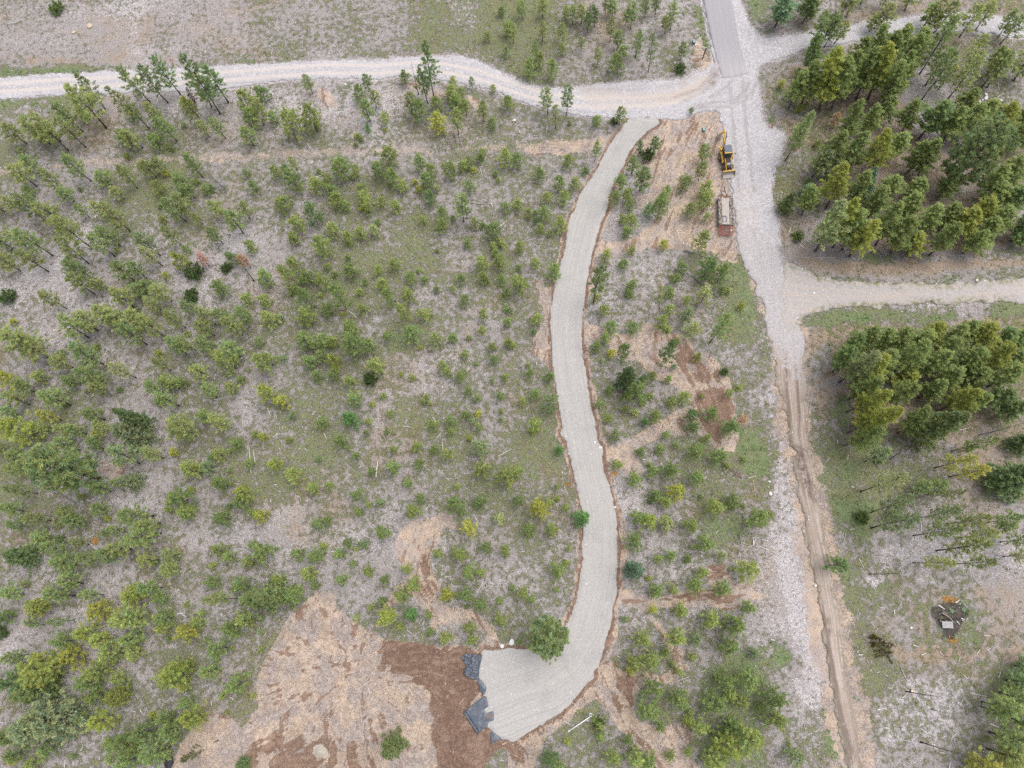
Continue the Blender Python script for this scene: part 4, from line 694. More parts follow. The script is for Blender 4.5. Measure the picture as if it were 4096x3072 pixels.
(0,3,'Y'): "720,65,500,45,150,L;210,160,0,145,130,L;650,170,375,165,160,L;890,160,675,155,110,L;310,265,130,Py;1120,170,180,y;1400,100,1180,105,130,L;1370,190,130;2060,195,1770,205,120,L;1820,50,120;2090,90,160;2150,220,220,F;850,290,180,y;1080,370,250;640,380,400,395,80,L;385,420,200,405,90,L;720,480,160,y;520,570,150;980,540,780,550,140,Ly;1110,540,160;280,670,15,710,120,L;1400,370,140;1400,450,120;1700,400,110;1600,490,170,y;1990,440,160;2110,390,170;1880,630,170;570,735,205,835,220,Py;620,690,180,y;950,690,170;1150,670,130;980,780,740,860,180;760,920,200,d;1030,890,130;1480,840,250,y;1600,800,120,y;1790,820,150;100,920,200,d;250,1020,260,F;300,1260,420,Fp;100,1400,260,F;810,1040,130;1140,1010,930,1060,140,Py;2030,960,170;850,1240,190,y;720,1230,110;1600,1100,120;1650,1220,190,y;1460,1330,170;1430,1240,130;1230,1360,180;1030,1450,200;1150,1500,120;1350,1530,220;1100,1600,160;100,1550,120;250,1620,110;400,1500,120;2090,1620,140,Fd;20,490,100,Bd;30,350,130,d;200,900,140,d;450,880,110,d",
(1,3,'Y'): "90,180,310,F;320,170,190;190,30,120;520,80,90;730,40,110;1100,30,90;1360,90,140;1260,180,150;1090,210,90;1130,350,180,y;1330,330,150,A;1490,350,80;1510,480,80;1630,530,120;1840,440,120;1870,540,110;1650,150,140,y;1800,160,140;1940,240,120;2105,385,120;2110,215,80;480,20,80;1150,1520,245,F;1000,270,80",
(2,3,'Y'): "320,530,320,P;1245,110,140;1385,120,90;1590,70,150;1840,110,150;100,150,120;165,200,80;375,120,60;1220,300,80,y;1470,310,130;1720,380,160;1920,420,220;2040,270,120;1140,550,150;1440,540,170;1600,560,110,p;1890,600,170;1340,660,90;1210,730,170;1060,760,150;1240,980,160;1430,1070,170;1180,1140,210;1290,1300,90;1430,820,80;1830,880,170;2050,890,190;1760,1110,200;1900,1020,110;1990,1090,120;2110,660,100,p;1620,1300,150;1860,1470,230,y;2050,1430,260;1900,1320,160;1000,1430,90;870,1580,140;1080,1570,160;1180,1600,140;760,1400,90;740,1260,100,B;1370,1550,90;1530,1520,80;1750,1600,200;330,1570,140,d;380,1640,110;2150,1120,90,d;2150,700,130,G;700,1230,60",
}
TINT = dict(L=(.355, .405, .165), Y=(.355, .430, .150), D=(.330, .400, .150), F=(.285, .345, .150), P=(.320, .395, .180), A=(.245, .43, .16), O=(.62, .41, .26), B=(.15, .21, .065), G=(.2, .2, .2), K=(.2, .2, .2))
SHADE = dict(y=(1.26, 1.12, .80), d=(.76, .84, .90), p=(1.15, 1.1, 1.45), b=(.82, .98, 1.55))
SHADEW = dict(y='yellow-green', d='dark green', p='pale grey-green', b='blue-green')
trees = []
for (tc, tr, dk), txt in TREES.items():
    for ent in txt.split(';'):
        f = ent.split(','); nums = []; code = ''
        for q in f:
            try: nums.append(float(q))
            except ValueError: code = q
        kind = next((c for c in code if c.isupper()), dk); shade = next((c for c in code if c.islower()), '')
        geo = 'L' if kind == 'O' else kind
        ei = txt.split(';').index(ent)
        if (tc, tr) == (3, 0) and 2 <= ei < 31 and kind == 'D': kind = geo = 'L'
        q = KIND[geo]
        if len(nums) == 5:
            b = T(tc, tr, *nums[:2]); t = T(tc, tr, *nums[2:4]); w = nums[4]*K
            B = at(*b); B[2] = hz(B[0], B[1])
            hs = np.arange(.6, 24, .05); d_ = ray(*t); pts = CAMP+d_*((hs-HC)/d_[2])[:, None]
            lat = np.hypot(pts[:, 0]-B[0], pts[:, 1]-B[1]); i = int(np.argmin(lat)); 
            Tp = pts[i].copy(); Hh = Tp[2]-B[2]
            if lat[i] > .16*Hh: Tp[:2] = B[:2]+(Tp[:2]-B[:2])*(.16*Hh/lat[i])
            cen = (b[0]+t[0])/2, (b[1]+t[1])/2
        else:
            b = T(tc, tr, *nums[:2]); w = nums[2]*K; cen = b
            z0 = FPX and 125.0/FPX*w
            Hh = {'Y': 1.75, 'L': 3.0, 'D': 3.4, 'F': 2.0, 'P': 1.9, 'A': 1.7, 'B': .55, 'G': 2.2, 'O': 2.6}.get(kind, 2)*z0*random.uniform(.88, 1.12)
            Hh = min(Hh, {'Y': 8.5, 'F': 14, 'P': 12}.get(kind, 16))
            cz = Hh*(.62 if kind != 'B' else .4)
            c = at(*b, cz); B = np.array([c[0], c[1], hz(c[0], c[1])]); ln = np.random.default_rng(int(b[0]*7+b[1])).normal(0, .025, 2)*Hh
            Tp = np.array([B[0]+ln[0], B[1]+ln[1], B[2]+Hh])
            b = tuple(proj(B))
        depth = np.linalg.norm(CAMP-B)*.93
        Rad = max(.35, .5*w*depth/FPX)*{'Y': 1.17, 'L': 1.05, 'D': 1.08}.get(kind, 1)
        trees.append(dict(kind=kind, geo=geo, shade=shade, B=B, T=Tp, H=max(.5, Tp[2]-B[2]), R=Rad, w=w, b=b, cen=cen, tile=(tc, tr), dk=dk, n=len(trees)))
# ------------------------------------------------------------------ plant the trees
NVAR = dict(L=6, Y=8, D=6, F=3, P=3, A=2, G=3, B=3, K=2)
NAMES = dict(L='pine_tree', Y='pine_tree', D='pine_tree', F='fir_tree', P='long_needled_pine', A='larch_tree', O='dead_pine', G='dead_tree', K='snag', B='shrub')
CATS = dict(L='pine tree', Y='pine tree', D='pine tree', F='fir tree', P='pine tree', A='larch tree', O='dead tree', G='dead tree', K='snag', B='shrub')
MESH = {}
RAW = {}
for k, n in NVAR.items():
    for s in range(n):
        (tv, tf, tt), (lv, lf, lt) = make_tree(k, s+1)
        tm = mesh_np('trunk', tv, tf, M_BARK, cols={'tint': tt}, smooth=True)
        cm = mesh_np('crown', lv, lf, M_LEAF, cols={'tint': lt}) if len(lv) else None
        MESH[k, s] = (tm, cm)
for k in 'LYD':
    for s in range(4): RAW[k, s] = make_tree(k, 40+s, .55)

def tint_of(t, r):
    c = np.array(TINT[t['kind']])
    if t['kind'] in 'YL':
        # new growth runs from yellow-green to mid green from tree to tree
        a = r.random(); c = c*(1-a)+np.array((.41, .44, .165) if a < .5 else (.285, .375, .15))*a
    if t['shade']: c = c*np.array(SHADE[t['shade']])
    return c*r.uniform(.84, 1.16)
def tree_matrix(t, r):
    q = KIND[t['geo']]; ax = Vector(t['T']-t['B']); ln = ax.length
    rot = Vector((0, 0, 1)).rotation_difference(ax.normalized())
    return Matrix.Translation(Vector(t['B'])+Vector((0, 0, -.12))) @ rot.to_matrix().to_4x4() @ Matrix.Rotation(r.random()*6.283, 4, 'Z') @ Matrix.Diagonal((t['R']/q['R'], t['R']/q['R'], ln/q['H'], 1))

def visible(t): return -60 < t['cen'][0] < 4156 and -60 < t['cen'][1] < 3132
pines = [t for t in trees if t['kind'] in 'LYD']
score = lambda t: t['w']*(1.35 if t['dk'] == 'L' else 1)*(1 if visible(t) else .2)*(.8 if t['kind'] == 'D' and not visible(t) else 1)
solo = set(t['n'] for t in sorted(pines, key=score, reverse=True)[:298])
BARKC = dict(D=(.125, .105, .10, 1), L=(.115, .098, .095, 1), Y=(.15, .135, .13, 1), F=(.10, .085, .075, 1), P=(.14, .10, .085, 1), A=(.16, .13, .11, 1), O=(.15, .12, .11, 1), G=(.22, .215, .215, 1), K=(.065, .055, .055, 1), B=(.10, .08, .06, 1))
rs = np.random.default_rng(77); extra = []
while len(extra) < 230:                                            # seedlings too small and many to list
    ex, ey = rs.uniform(0, 3300), rs.uniform(380, 3060)
    q_ = at(ex, ey)
    if smp('soil', q_[0], q_[1]) > .25 or any(sdist(P[k_], q_[:1], q_[1:2], 2.0)[0] > -.6 for k_ in P) or smp('green', q_[0], q_[1]) < .4: continue
    w_ = rs.uniform(22, 44); R_ = .5*w_*.045; H_ = R_*rs.uniform(1.8, 2.6); B_ = np.array([q_[0], q_[1], hz(q_[0], q_[1])])
    extra.append(dict(kind='Y', geo='Y', shade=rs.choice(['', '', 'y', 'd', 'p']), B=B_, T=B_+np.array([0, 0, H_]), H=H_, R=R_, w=w_, b=(ex, ey), cen=(ex, ey), tile=(0, 0), dk='Y', n=5000+len(extra)))
trees_all = trees+extra
mass = dict(tv=[], tf=[], tt=[], lv=[], lf=[], lt=[]); nb_t = 0; nb_l = 0
things = []                                                         # (object, category key, frame x, frame y, look words)
for t in trees_all:
    r = np.random.default_rng(1000+t['n']); k = t['geo']
    if t['kind'] in 'LYD' and t['n'] not in solo:
        (tv, tf, tt), (lv, lf, lt) = RAW[k, int(r.integers(4))]
        Mx = np.array(tree_matrix(t, r)); c = tint_of(t, r)
        mass['tv'].append(tv @ Mx[:3, :3].T+Mx[:3, 3]); mass['tf'].append(tf+nb_t); mass['tt'].append(tt*np.array(BARKC[k][:3])/.13); nb_t += len(tv)
        mass['lv'].append(lv @ Mx[:3, :3].T+Mx[:3, 3]); mass['lf'].append(lf+nb_l); mass['lt'].append(lt*c); nb_l += len(lv)
        continue
    tm, cm = MESH[k, int(r.integers(NVAR[k]))]
    o = empty(NAMES[t['kind']], (0, 0, 0)); o.matrix_world = tree_matrix(t, r)
    a = link('trunk', tm, o); a.color = BARKC[t['kind']]
    if t['kind'] == 'G' and t['shade'] == 'd': a.color = (.1, .085, .08, 1)
    if cm:
        b_ = link('crown', cm, o); c = tint_of(t, r); b_.color = (*c, 1); t['col'] = c
    t['obj'] = o
tmesh = mesh_np('saplings', np.concatenate(mass['lv']+mass['tv']), [np.concatenate(mass['lf']), np.concatenate(mass['tf'])+nb_l], [M_LEAF, M_BARK], cols={'tint': np.concatenate(mass['lt']+[x*.13 for x in mass['tt']])},
                midx=np.concatenate([np.zeros(sum(len(f) for f in mass['lf'])), np.ones(sum(len(f) for f in mass['tf']))]))
sap = link('small_pine_trees', tmesh); sap.color = (1, 1, 1, 1); tag(sap, 'the many smaller pines scattered through the scrub and stands', 'pine trees', None, 'stuff')

# ------------------------------------------------------------------ logs, poles and sticks
LOGS = { # x1,y1,x2,y2,width,tone   (butt first)   w white, g grey, d dark, t tan, r reddish
(1,0): "1100,965,1150,800,13,w;1150,800,1118,798,8,w;1745,1450,1728,1445,8,w;1990,1355,1945,1450,9,w;1938,1455,1960,1535,8,w;1740,1335,1560,900,9,g;515,1530,570,1515,10,w;183,855,196,882,9,w;130,1005,125,1048,9,w;1905,1218,1920,1182,8,w;500,1112,528,1158,8,w;930,970,968,1000,7,w;1640,1215,1690,1222,7,w;380,1195,430,1215,6,w;850,1075,885,1090,8,w;40,1555,75,1600,6,w",
(0,0): "2000,1140,2035,890,11,g;1375,980,1600,905,9,g;70,210,180,183,9,w;715,1110,762,1150,7,w;1160,1500,1195,1485,6,w;280,1560,345,1562,6,w;650,1185,700,1195,7,w;1930,330,1895,355,7,w",
(0,1): "1065,210,1190,40,9,g;275,215,350,335,8,g;845,655,866,625,8,w;0,1490,165,1605,11,g;1860,1320,1955,1258,7,w;912,1405,938,1340,7,w;380,400,392,425,9,w;1050,362,1130,365,6,w;1690,1215,1700,1175,7,w;1510,640,1530,665,7,w",
(1,1): "1855,98,2035,108,11,g;2035,100,2042,135,10,w;800,1028,875,1088,11,w;680,1015,780,1028,9,r;1680,1308,1708,1380,8,w;2110,300,2170,252,10,w;1620,347,1647,334,9,w;140,935,230,905,6,w;2008,415,2060,416,7,w;1835,1450,1862,1482,8,w;1775,590,1795,625,9,w;1155,1275,1165,1250,9,w;1690,620,1790,600,6,w;600,1620,680,1622,6,w;1960,65,1995,85,8,w;300,1035,318,1060,6,w;1550,990,1680,996,5,t",
(2,1): "1480,505,1690,572,8,d;1785,915,1545,718,15,d;1415,862,1472,850,7,w;1460,790,1640,865,7,g;1745,1400,1612,1198,13,g;1640,1245,1728,1190,10,w;1258,682,1310,655,9,t;1282,1008,1265,870,11,g;322,842,352,812,12,t;685,1455,712,1440,11,t;1560,980,1605,928,7,g;1600,1365,1640,1345,7,w;1740,1290,1760,1360,7,g;1100,380,1135,375,8,w;125,430,210,400,7,w;290,350,335,385,7,w;1720,1030,1760,960,6,d;560,0,570,45,8,w;950,645,1000,640,7,w;1120,1110,1138,1102,8,t",
(0,2): "2172,770,2155,540,12,w;2208,690,2190,570,9,w;690,380,780,345,9,g;205,590,205,515,9,w;845,1440,770,1370,9,w;740,1320,750,1385,7,g;640,360,700,325,7,w;1840,1020,1865,1025,7,w;425,1495,450,1515,8,w;195,1540,235,1505,7,w;2025,862,2080,862,6,w;1440,1440,1330,1460,6,w;810,1190,830,1195,6,w",
(1,2): "1038,810,1055,670,18,w;65,490,66,570,10,w;100,208,130,285,9,w;78,300,132,285,7,w;148,465,185,432,10,w;185,435,230,433,6,w;590,428,612,472,11,w;1525,285,1568,350,9,w;1560,475,1618,402,9,w;2092,622,2205,560,9,w;1068,447,1092,500,8,w;1145,478,1178,480,8,w;885,725,938,705,9,w;525,952,578,945,9,w;558,880,632,900,10,g;915,1060,972,1130,12,g;1465,1090,1505,1038,10,w;1612,500,1622,670,8,w;1130,40,1133,122,7,w;1345,0,1360,20,8,w;485,270,520,235,8,w;1020,80,1040,55,8,w;165,870,180,875,14,w;1195,865,1180,872,10,w;2140,40,2142,75,8,w;200,545,215,580,6,w;2145,920,2155,965,7,w;1640,905,1632,935,8,w;1270,365,1345,378,8,w;460,1200,475,1150,6,w;885,480,895,450,7,w;425,560,450,582,8,w",
(2,2): "1970,810,1795,662,10,r;2040,815,2112,793,8,w;2085,830,2105,985,8,t;1175,1425,1285,1370,8,w;1128,656,1172,645,9,w;1095,233,1138,270,8,w;372,1420,397,1512,7,t;1430,1188,1472,1150,8,w;1552,1592,1612,1568,8,w;190,540,215,570,6,w;375,745,400,780,9,t;385,1030,392,1090,6,w;535,1630,560,1645,11,t;460,850,520,920,8,r;1610,1190,1630,1150,10,d;2000,990,1970,1050,9,g;95,780,112,820,6,w",
(3,2): "688,648,695,610,11,w;460,700,502,732,9,w;600,480,606,516,12,w;630,418,648,447,9,w;1200,540,1199,430,8,r;1270,1095,1256,945,7,w;1315,1280,1312,1170,9,w;1620,993,1655,1042,10,w;1680,1098,1732,1178,7,w;1060,1412,1132,1420,8,w;1000,1600,1006,1545,12,w;1010,1575,1092,1622,9,w;780,1508,822,1592,8,w;655,1355,665,1285,7,w;1645,400,1740,378,7,w;1185,575,1295,518,11,d;408,420,442,426,8,w;1840,272,1852,362,7,g;495,1040,495,1060,14,w;1480,640,1550,655,7,w;1450,625,1490,585,7,r;1120,1600,1190,1560,7,w;40,355,75,360,8,w;0,890,20,888,9,w;510,670,540,630,8,w;850,1345,880,1335,7,w;1280,1390,1310,1360,6,w;700,1260,745,1250,7,w;1180,1120,1210,1110,8,w;480,735,460,700,8,w;1540,1450,1640,1435,6,w;1350,1075,1410,1078,6,w;720,888,745,892,14,w;565,930,572,945,10,w",
(3,3): "1185,888,1132,760,11,g;1190,890,1205,905,9,w;945,1158,1022,1143,13,w;1155,1057,1207,1010,10,w;1285,1045,1302,1085,10,w;1130,1068,1172,1068,10,w;1440,1082,1542,1170,6,w;1545,1172,1602,1118,7,w;1655,1117,1680,1063,8,w;1580,1402,1657,1328,9,w;1318,1318,1380,1357,9,w;1905,1272,1987,1305,11,w;1985,880,2000,823,9,w;1130,1415,1335,1462,6,w;1240,1412,1262,1452,8,w;775,682,820,680,12,w;1320,682,1362,665,11,w;1088,330,1084,293,12,w;1480,652,1517,690,9,w;1450,620,1560,700,6,r;1800,672,1828,630,9,w;1560,1659,1572,1605,12,w;200,885,228,910,9,w;765,660,785,640,10,w;665,385,690,360,9,w;1115,335,1175,390,7,w;1150,240,1130,250,8,w;1250,598,1300,612,10,w;1880,640,1920,620,8,w;1890,630,1915,668,9,w;1860,515,1920,518,8,w;2140,435,2190,418,8,t;1740,1010,1880,1040,8,w;1350,960,1385,890,6,w;1030,965,1070,975,8,w;1570,1225,1572,1180,8,w;1250,1610,1290,1615,9,w;1165,1625,1200,1645,10,w;25,552,60,554,12,w;20,520,45,455,9,w;150,812,155,850,8,w;1360,1090,1352,1130,8,w;1500,965,1540,950,7,w;1680,850,1720,890,7,w;410,1345,445,1320,8,w;200,610,240,618,8,w;850,720,870,760,7,w;1520,1530,1480,1522,8,w;875,812,900,815,8,w;935,835,965,825,7,w",
(2,3): "1532,868,1298,938,13,g;1008,430,1062,292,8,r;892,890,870,750,8,t;488,110,560,106,9,t;785,900,792,962,7,t;1465,865,1487,945,9,t;893,855,910,882,8,t;1210,60,1225,30,10,g;1290,60,1280,20,8,w;920,700,912,690,12,w;1020,505,1065,518,7,w;1690,515,1708,520,9,w;1810,740,1800,690,7,w;2080,45,2160,70,8,g;2160,300,2200,270,10,w;260,1395,300,1450,7,r;20,1545,48,1562,9,t;2140,1265,2212,1290,9,w;1095,1000,1060,1060,6,w;1580,1560,1620,1600,6,w;1150,860,1110,835,6,r;2100,770,2110,800,7,w",
(1,3): "1305,465,1362,507,7,w;485,452,480,340,9,r;2035,208,2098,172,9,w;1758,1108,1800,1055,9,t;640,370,615,295,8,t;1290,512,1275,516,10,w;1920,125,1960,60,8,w;470,345,488,352,8,t;1620,655,1640,668,7,t;1165,55,1172,85,8,w;355,440,358,465,9,w;690,135,680,185,7,t",
(0,3): "830,690,836,455,8,w;1918,1100,1927,780,7,t;1988,1142,2062,1124,11,w;1672,862,1738,793,8,w;1232,1180,1215,1148,11,w;40,268,95,243,8,g;1520,1630,1562,1614,10,t;490,440,550,440,7,w;1165,305,1195,240,8,g;900,402,950,402,7,t;1480,120,1545,165,7,g;1145,1560,1185,1545,12,w;930,1580,965,1640,9,w;555,1659,562,1590,9,w;1045,780,1110,768,7,t;1455,25,1475,0,9,w;510,510,520,480,8,w",
(3,0): "190,942,368,975,8,w;1660,738,1732,742,10,w;1842,655,1872,712,10,w;1862,650,1876,712,8,w;1978,720,1992,782,9,w;1940,862,2032,812,9,w;2108,545,2158,600,8,g;1868,743,1938,750,10,w;350,938,385,930,12,g;1715,770,1755,775,9,w;890,1575,965,1520,9,g;1270,968,1300,966,8,w;170,692,230,695,8,w;300,1310,325,1345,9,g;1640,660,1660,655,8,g",
(3,1): "318,565,396,576,11,w;398,568,627,566,8,w;690,585,800,542,8,g;803,543,912,503,8,w;920,541,982,527,8,w;272,455,328,502,12,w;1190,662,1412,573,7,g;175,352,196,314,12,w;75,60,112,102,10,w;222,205,226,232,10,t;115,0,112,60,8,w;240,180,295,250,6,w;975,1110,1000,1145,8,w;400,1480,430,1508,9,w;510,1490,512,1460,8,w;590,1205,650,1260,5,g;235,440,325,430,8,g;880,1120,888,1160,7,w;25,1400,28,1440,9,w;1880,675,2160,670,5,g",
}
HEAP = "505,447,570,423,10,w;524,565,520,450,17,w;755,491,560,450,10,w;420,602,516,555,10,w;757,634,525,563,11,w;706,642,528,576,8,w;745,606,560,572,7,g;620,830,500,583,10,g;560,792,395,648,9,g;606,802,435,650,9,g;682,902,450,728,10,g;602,868,545,818,9,w;330,500,308,368,10,g;328,565,332,500,11,g;278,725,356,540,12,g;275,705,320,560,9,g;310,500,225,420,8,g;345,520,397,530,12,w;380,752,265,612,7,g;430,760,325,640,8,g;402,312,312,200,9,g;448,322,350,230,8,g;378,382,374,312,8,g;466,312,455,230,10,w;440,487,412,430,7,g;420,420,492,366,8,g;540,545,535,450,9,w;556,490,552,445,9,w;240,490,320,510,7,g;690,535,610,405,7,g"
BURNT = "0.165,0.200,0.305,0.283,18,w;0.245,0.285,0.49,0.53,7,g;0.235,0.345,0.40,0.45,10,t;0.40,0.45,0.525,0.565,11,g;0.17,0.490,0.66,0.478,17,k;0.66,0.465,0.75,0.49,15,w;0.775,0.475,0.81,0.475,14,w;0.19,0.495,0.26,0.585,12,g;0.57,0.525,0.645,0.590,13,w;0.535,0.155,0.64,0.09,14,w;0.68,0.5,0.745,0.53,8,w;0.23,0.385,0.28,0.42,20,k;0.16,0.36,0.26,0.32,10,k;0.06,0.175,0.15,0.205,6,t;0.44,0.125,0.53,0.15,8,g;0.685,0.77,0.755,0.798,8,w;0.60,0.55,0.545,0.485,9,g;0.29,0.49,0.37,0.52,7,g"
TONES = dict(w=(.62, .585, .57), g=(.36, .335, .325), d=(.13, .115, .11), t=(.52, .41, .29), r=(.27, .165, .125), k=(.035, .03, .03))
TONEW = dict(w='white', g='grey', d='dark', t='tan', r='reddish brown', k='charred')
M_LOG = {}
for k, c in TONES.items():
    m_, nt_, b_, _ = mat('wood_'+TONEW[k].split()[0]); g_ = G(nt_); n_ = g_.noise(g_.mul3(g_.obj(), (14, 14, 1.2)), 1.0, 5, .7)
    nt_.links.new(g_.ramp(n_, [(.28, tuple(q*.55 for q in c)), (.5, c), (.75, tuple(min(.8, q*1.22) for q in c))]), b_.inputs['Base Color']); b_.inputs['Roughness'].default_value = .9; M_LOG[k] = m_
def log_mesh(L, r, seed, tone):
    rg = np.random.default_rng(seed); n = 8; zz = np.linspace(0, 1, n); bend = rg.normal(0, .018*L, 2)
    p = np.stack([bend[0]*np.sin(zz*math.pi), bend[1]*np.sin(zz*math.pi), zz*L], 1)
    rad = r*(1-.42*zz)*(1+rg.normal(0, .05, n))
    v, f = tubes([p], [rad], 8)
    a = np.arange(8); caps = [a[::-1].reshape(1, 8), (a+8*(n-1)).reshape(1, 8)]
    Vs, Fs = [v], [f]; b = len(v)
    for i in range(int(min(5, L*1.2))):                             # stubs of broken branches
        t = rg.uniform(.25, .95); a_ = rg.random()*6.28; o = np.array([np.interp(t, zz, p[:, 0]), np.interp(t, zz, p[:, 1]), t*L]); d = np.array([math.cos(a_), math.sin(a_), .35])
        v2, f2 = tubes([np.stack([o, o+d*r*rg.uniform(1.6, 3.2)])], [np.array([r*.3, r*.12])], 4); Vs.append(v2); Fs.append(f2+b); b += len(v2)
    return mesh_np('log', np.concatenate(Vs), [np.concatenate(Fs)]+caps, M_LOG[tone], smooth=True)
loglist = []
def add_log(p, q, w, tone, lift=0.0, name='log'):
    A = at(*p); Bv = at(*q); L = max(.35, float(np.hypot(*(Bv-A)[:2])))
    r = max(.032, .5*w*K*.0475*.78*(.82 if L < 3 else .75))
    za = hz(A[0], A[1])+r*.55+lift+(.12 if smp('soil', A[0], A[1]) > .5 else .04); zb = hz(Bv[0], Bv[1])+r*.5+lift*.6+.05
    va = Vector((A[0], A[1], za)); vb = Vector((Bv[0], Bv[1], zb)); d = vb-va
    o = link(name, log_mesh(d.length, r, len(loglist)*7+3, tone)); o.location = va; o.rotation_euler = d.to_track_quat('Z', 'Y').to_euler()
    loglist.append((o, (p[0]+q[0])/2, (p[1]+q[1])/2, tone, L)); return o
for (tc, tr), txt in LOGS.items():
    for e in txt.split(';'):
        x1, y1, x2, y2, w, tone = e.split(','); add_log(T(tc, tr, float(x1), float(y1)), T(tc, tr, float(x2), float(y2)), float(w), tone)
heap = []
for i, e in enumerate(HEAP.split(';')):
    x1, y1, x2, y2, w, tone = e.split(','); q = 240/952; f = lambda a, b: (2880+float(a)*q, 2040+float(b)*q)
    o = add_log(f(x1, y1), f(x2, y2), float(w)*1.5*q/K, tone, lift=.08+.09*(i % 5)); heap.append(loglist.pop())
burnt = []
for i, e in enumerate(BURNT.split(';')):
    x1, y1, x2, y2, w, tone = e.split(','); f = lambda a, b: (3720+float(a)*180, 2380+float(b)*200)
    o = add_log(f(x1, y1), f(x2, y2), float(w)*.9, tone, lift=.10+.05*(i % 4)); burnt.append(loglist.pop())

# ------------------------------------------------------------------ countless small things: chips, low plants, stones
def in_frame(x, y, pad=90):
    c = np.stack([x, y, np.full_like(x, -HC)], 1) @ ROT
    px = CX-FPX*c[:, 0]/c[:, 2]; py = CY+FPX*c[:, 1]/c[:, 2]
    return (px > -pad) & (px < 4096+pad) & (py > -pad) & (py < 3072+pad)
r = np.random.default_rng(5)
def scatter(n, w):
    x = r.uniform(X0+3, X1-3, n); y = r.uniform(Y0+3, Y1-3, n); k = in_frame(x, y); x, y = x[k], y[k]
    k = r.random(len(x)) < w(x, y); x, y = x[k], y[k]
    ok = np.ones(len(x), bool)
    for nm in P: ok &= sdist(P[nm], x, y, 2.0) < -.15
    return x[ok], y[ok]
mroads = [P[k] for k in P]
def mottle(x, y): return fbm(x, y, 1.5, 21, 4, .6)
x, y = scatter(300000, lambda x, y: np.clip(.02+.55*np.clip(smp('chip', x, y), 0, 1.2)**1.5*(mottle(x, y) > .40), 0, .8)*(1-.85*np.clip(smp('soil', x, y), 0, 1)))
n = len(x); a = r.random(n)*6.283; L = r.gamma(2.0, .16, n).clip(.12, .95); w = r.uniform(.015, .034, n)*(1+L*.5)
d = np.stack([np.cos(a), np.sin(a), r.normal(0, .10, n)], 1); s = np.stack([-np.sin(a), np.cos(a), np.zeros(n)], 1); p0 = np.stack([x, y, height(x, y)+.07], 1)
h = np.array([0, 0, 1.]) * w[:, None]*.9
A_, B_ = p0-d*L[:, None]/2, p0+d*L[:, None]/2
cv = np.stack([A_-s*w[:, None], B_-s*w[:, None]*.7, B_+h, A_+h, A_+s*w[:, None], B_+s*w[:, None]*.7], 1).reshape(-1, 3)
i6 = np.arange(n)[:, None]*6; cf = np.concatenate([i6+[0, 1, 2, 3], i6+[3, 2, 5, 4]])
tone = np.where(r.random((n, 1)) < .55, r.uniform(.50, .74, (n, 1))*np.array([[1, .955, .965]]), r.uniform(.20, .48, (n, 1))*np.array([[1, .90, .84]]))
def tint_mat(name, rough=.9, var=None):
    m_, nt_, b_, _ = mat(name); g_ = G(nt_); n_ = g_.noise(g_.obj(), 5, 4, .7)
    c_ = g_.mix(1.0, g_.attrc('tint'), g_.ramp(n_, [(.3, (.75, .75, .75)), (.7, (1.15, 1.15, 1.15))]), 'MULTIPLY'); nt_.links.new(c_, b_.inputs['Base Color']); b_.inputs['Roughness'].default_value = rough; b_.inputs['Specular IOR Level'].default_value = .15
    return m_
chips = link('wood_debris', mesh_np('wood_debris', cv, cf, tint_mat('debris_wood'), cols={'tint': np.repeat(tone, 6, 0)})); tag(chips, 'pale splintered wood chips and twigs strewn over the ground', 'wood debris', None, 'stuff')

def gfun(x, y):
    g_ = smp('green', x, y); return np.clip((mottle(x, y)-.5)*3.2+(g_-.42)*1.3+.10, 0, .9)*(1-np.clip(smp('soil', x, y)*1.1, 0, 1))
x, y = scatter(85000, gfun)
n = len(x); m = 6
lush = smp('lush', x, y); sz = r.uniform(.11, .27, n)*(1+.5*lush)
base = np.stack([x, y, height(x, y)+.05], 1)
dv = r.normal(0, 1, (n, m, 3)); dv[..., 2] = np.abs(dv[..., 2])*.6+.15; dv /= np.linalg.norm(dv, axis=2, keepdims=True)
sv = np.cross(dv, np.array([0, 0, 1.])+r.normal(0, .3, (n, m, 3))); sv /= np.linalg.norm(sv, axis=2, keepdims=True)
p0 = base[:, None]+r.normal(0, .09, (n, m, 3))*np.array([1, 1, .25])
ll = sz[:, None, None]*r.uniform(.6, 1.3, (n, m, 1)); lw = ll*.55
gq = np.stack([p0, p0+dv*ll*.5+sv*lw*.5, p0+dv*ll, p0+dv*ll*.5-sv*lw*.5], 2).reshape(-1, 3)
pal = np.array([(.13, .165, .06), (.17, .20, .08), (.215, .235, .10), (.19, .175, .09), (.25, .235, .135)])
pl = np.array([(.085, .17, .05), (.115, .22, .07), (.15, .245, .085), (.13, .20, .07), (.20, .26, .11)])
ci = (fbm(x, y, 3.0, 99, 3)*7+r.normal(0, .9, n)-.6).clip(0, 4).astype(int)
cc = (pal[ci]*(1-lush[:, None])+pl[ci]*lush[:, None])*r.uniform(.75, 1.3, (n, 1))
gm, gnt, gb, go = mat('low_leaves'); gg = G(gnt); gcol = gg.attrc('tint'); gnt.links.new(gcol, gb.inputs['Base Color']); gb.inputs['Roughness'].default_value = .75; gb.inputs['Specular IOR Level'].default_value = .2
cover = link('ground_cover', mesh_np('ground_cover', gq, np.arange(len(gq)).reshape(-1, 4), gm, cols={'tint': np.repeat(cc, 4*m, 0)})); tag(cover, 'low green plants and grass tufts matting the ground', 'ground cover', None, 'stuff')

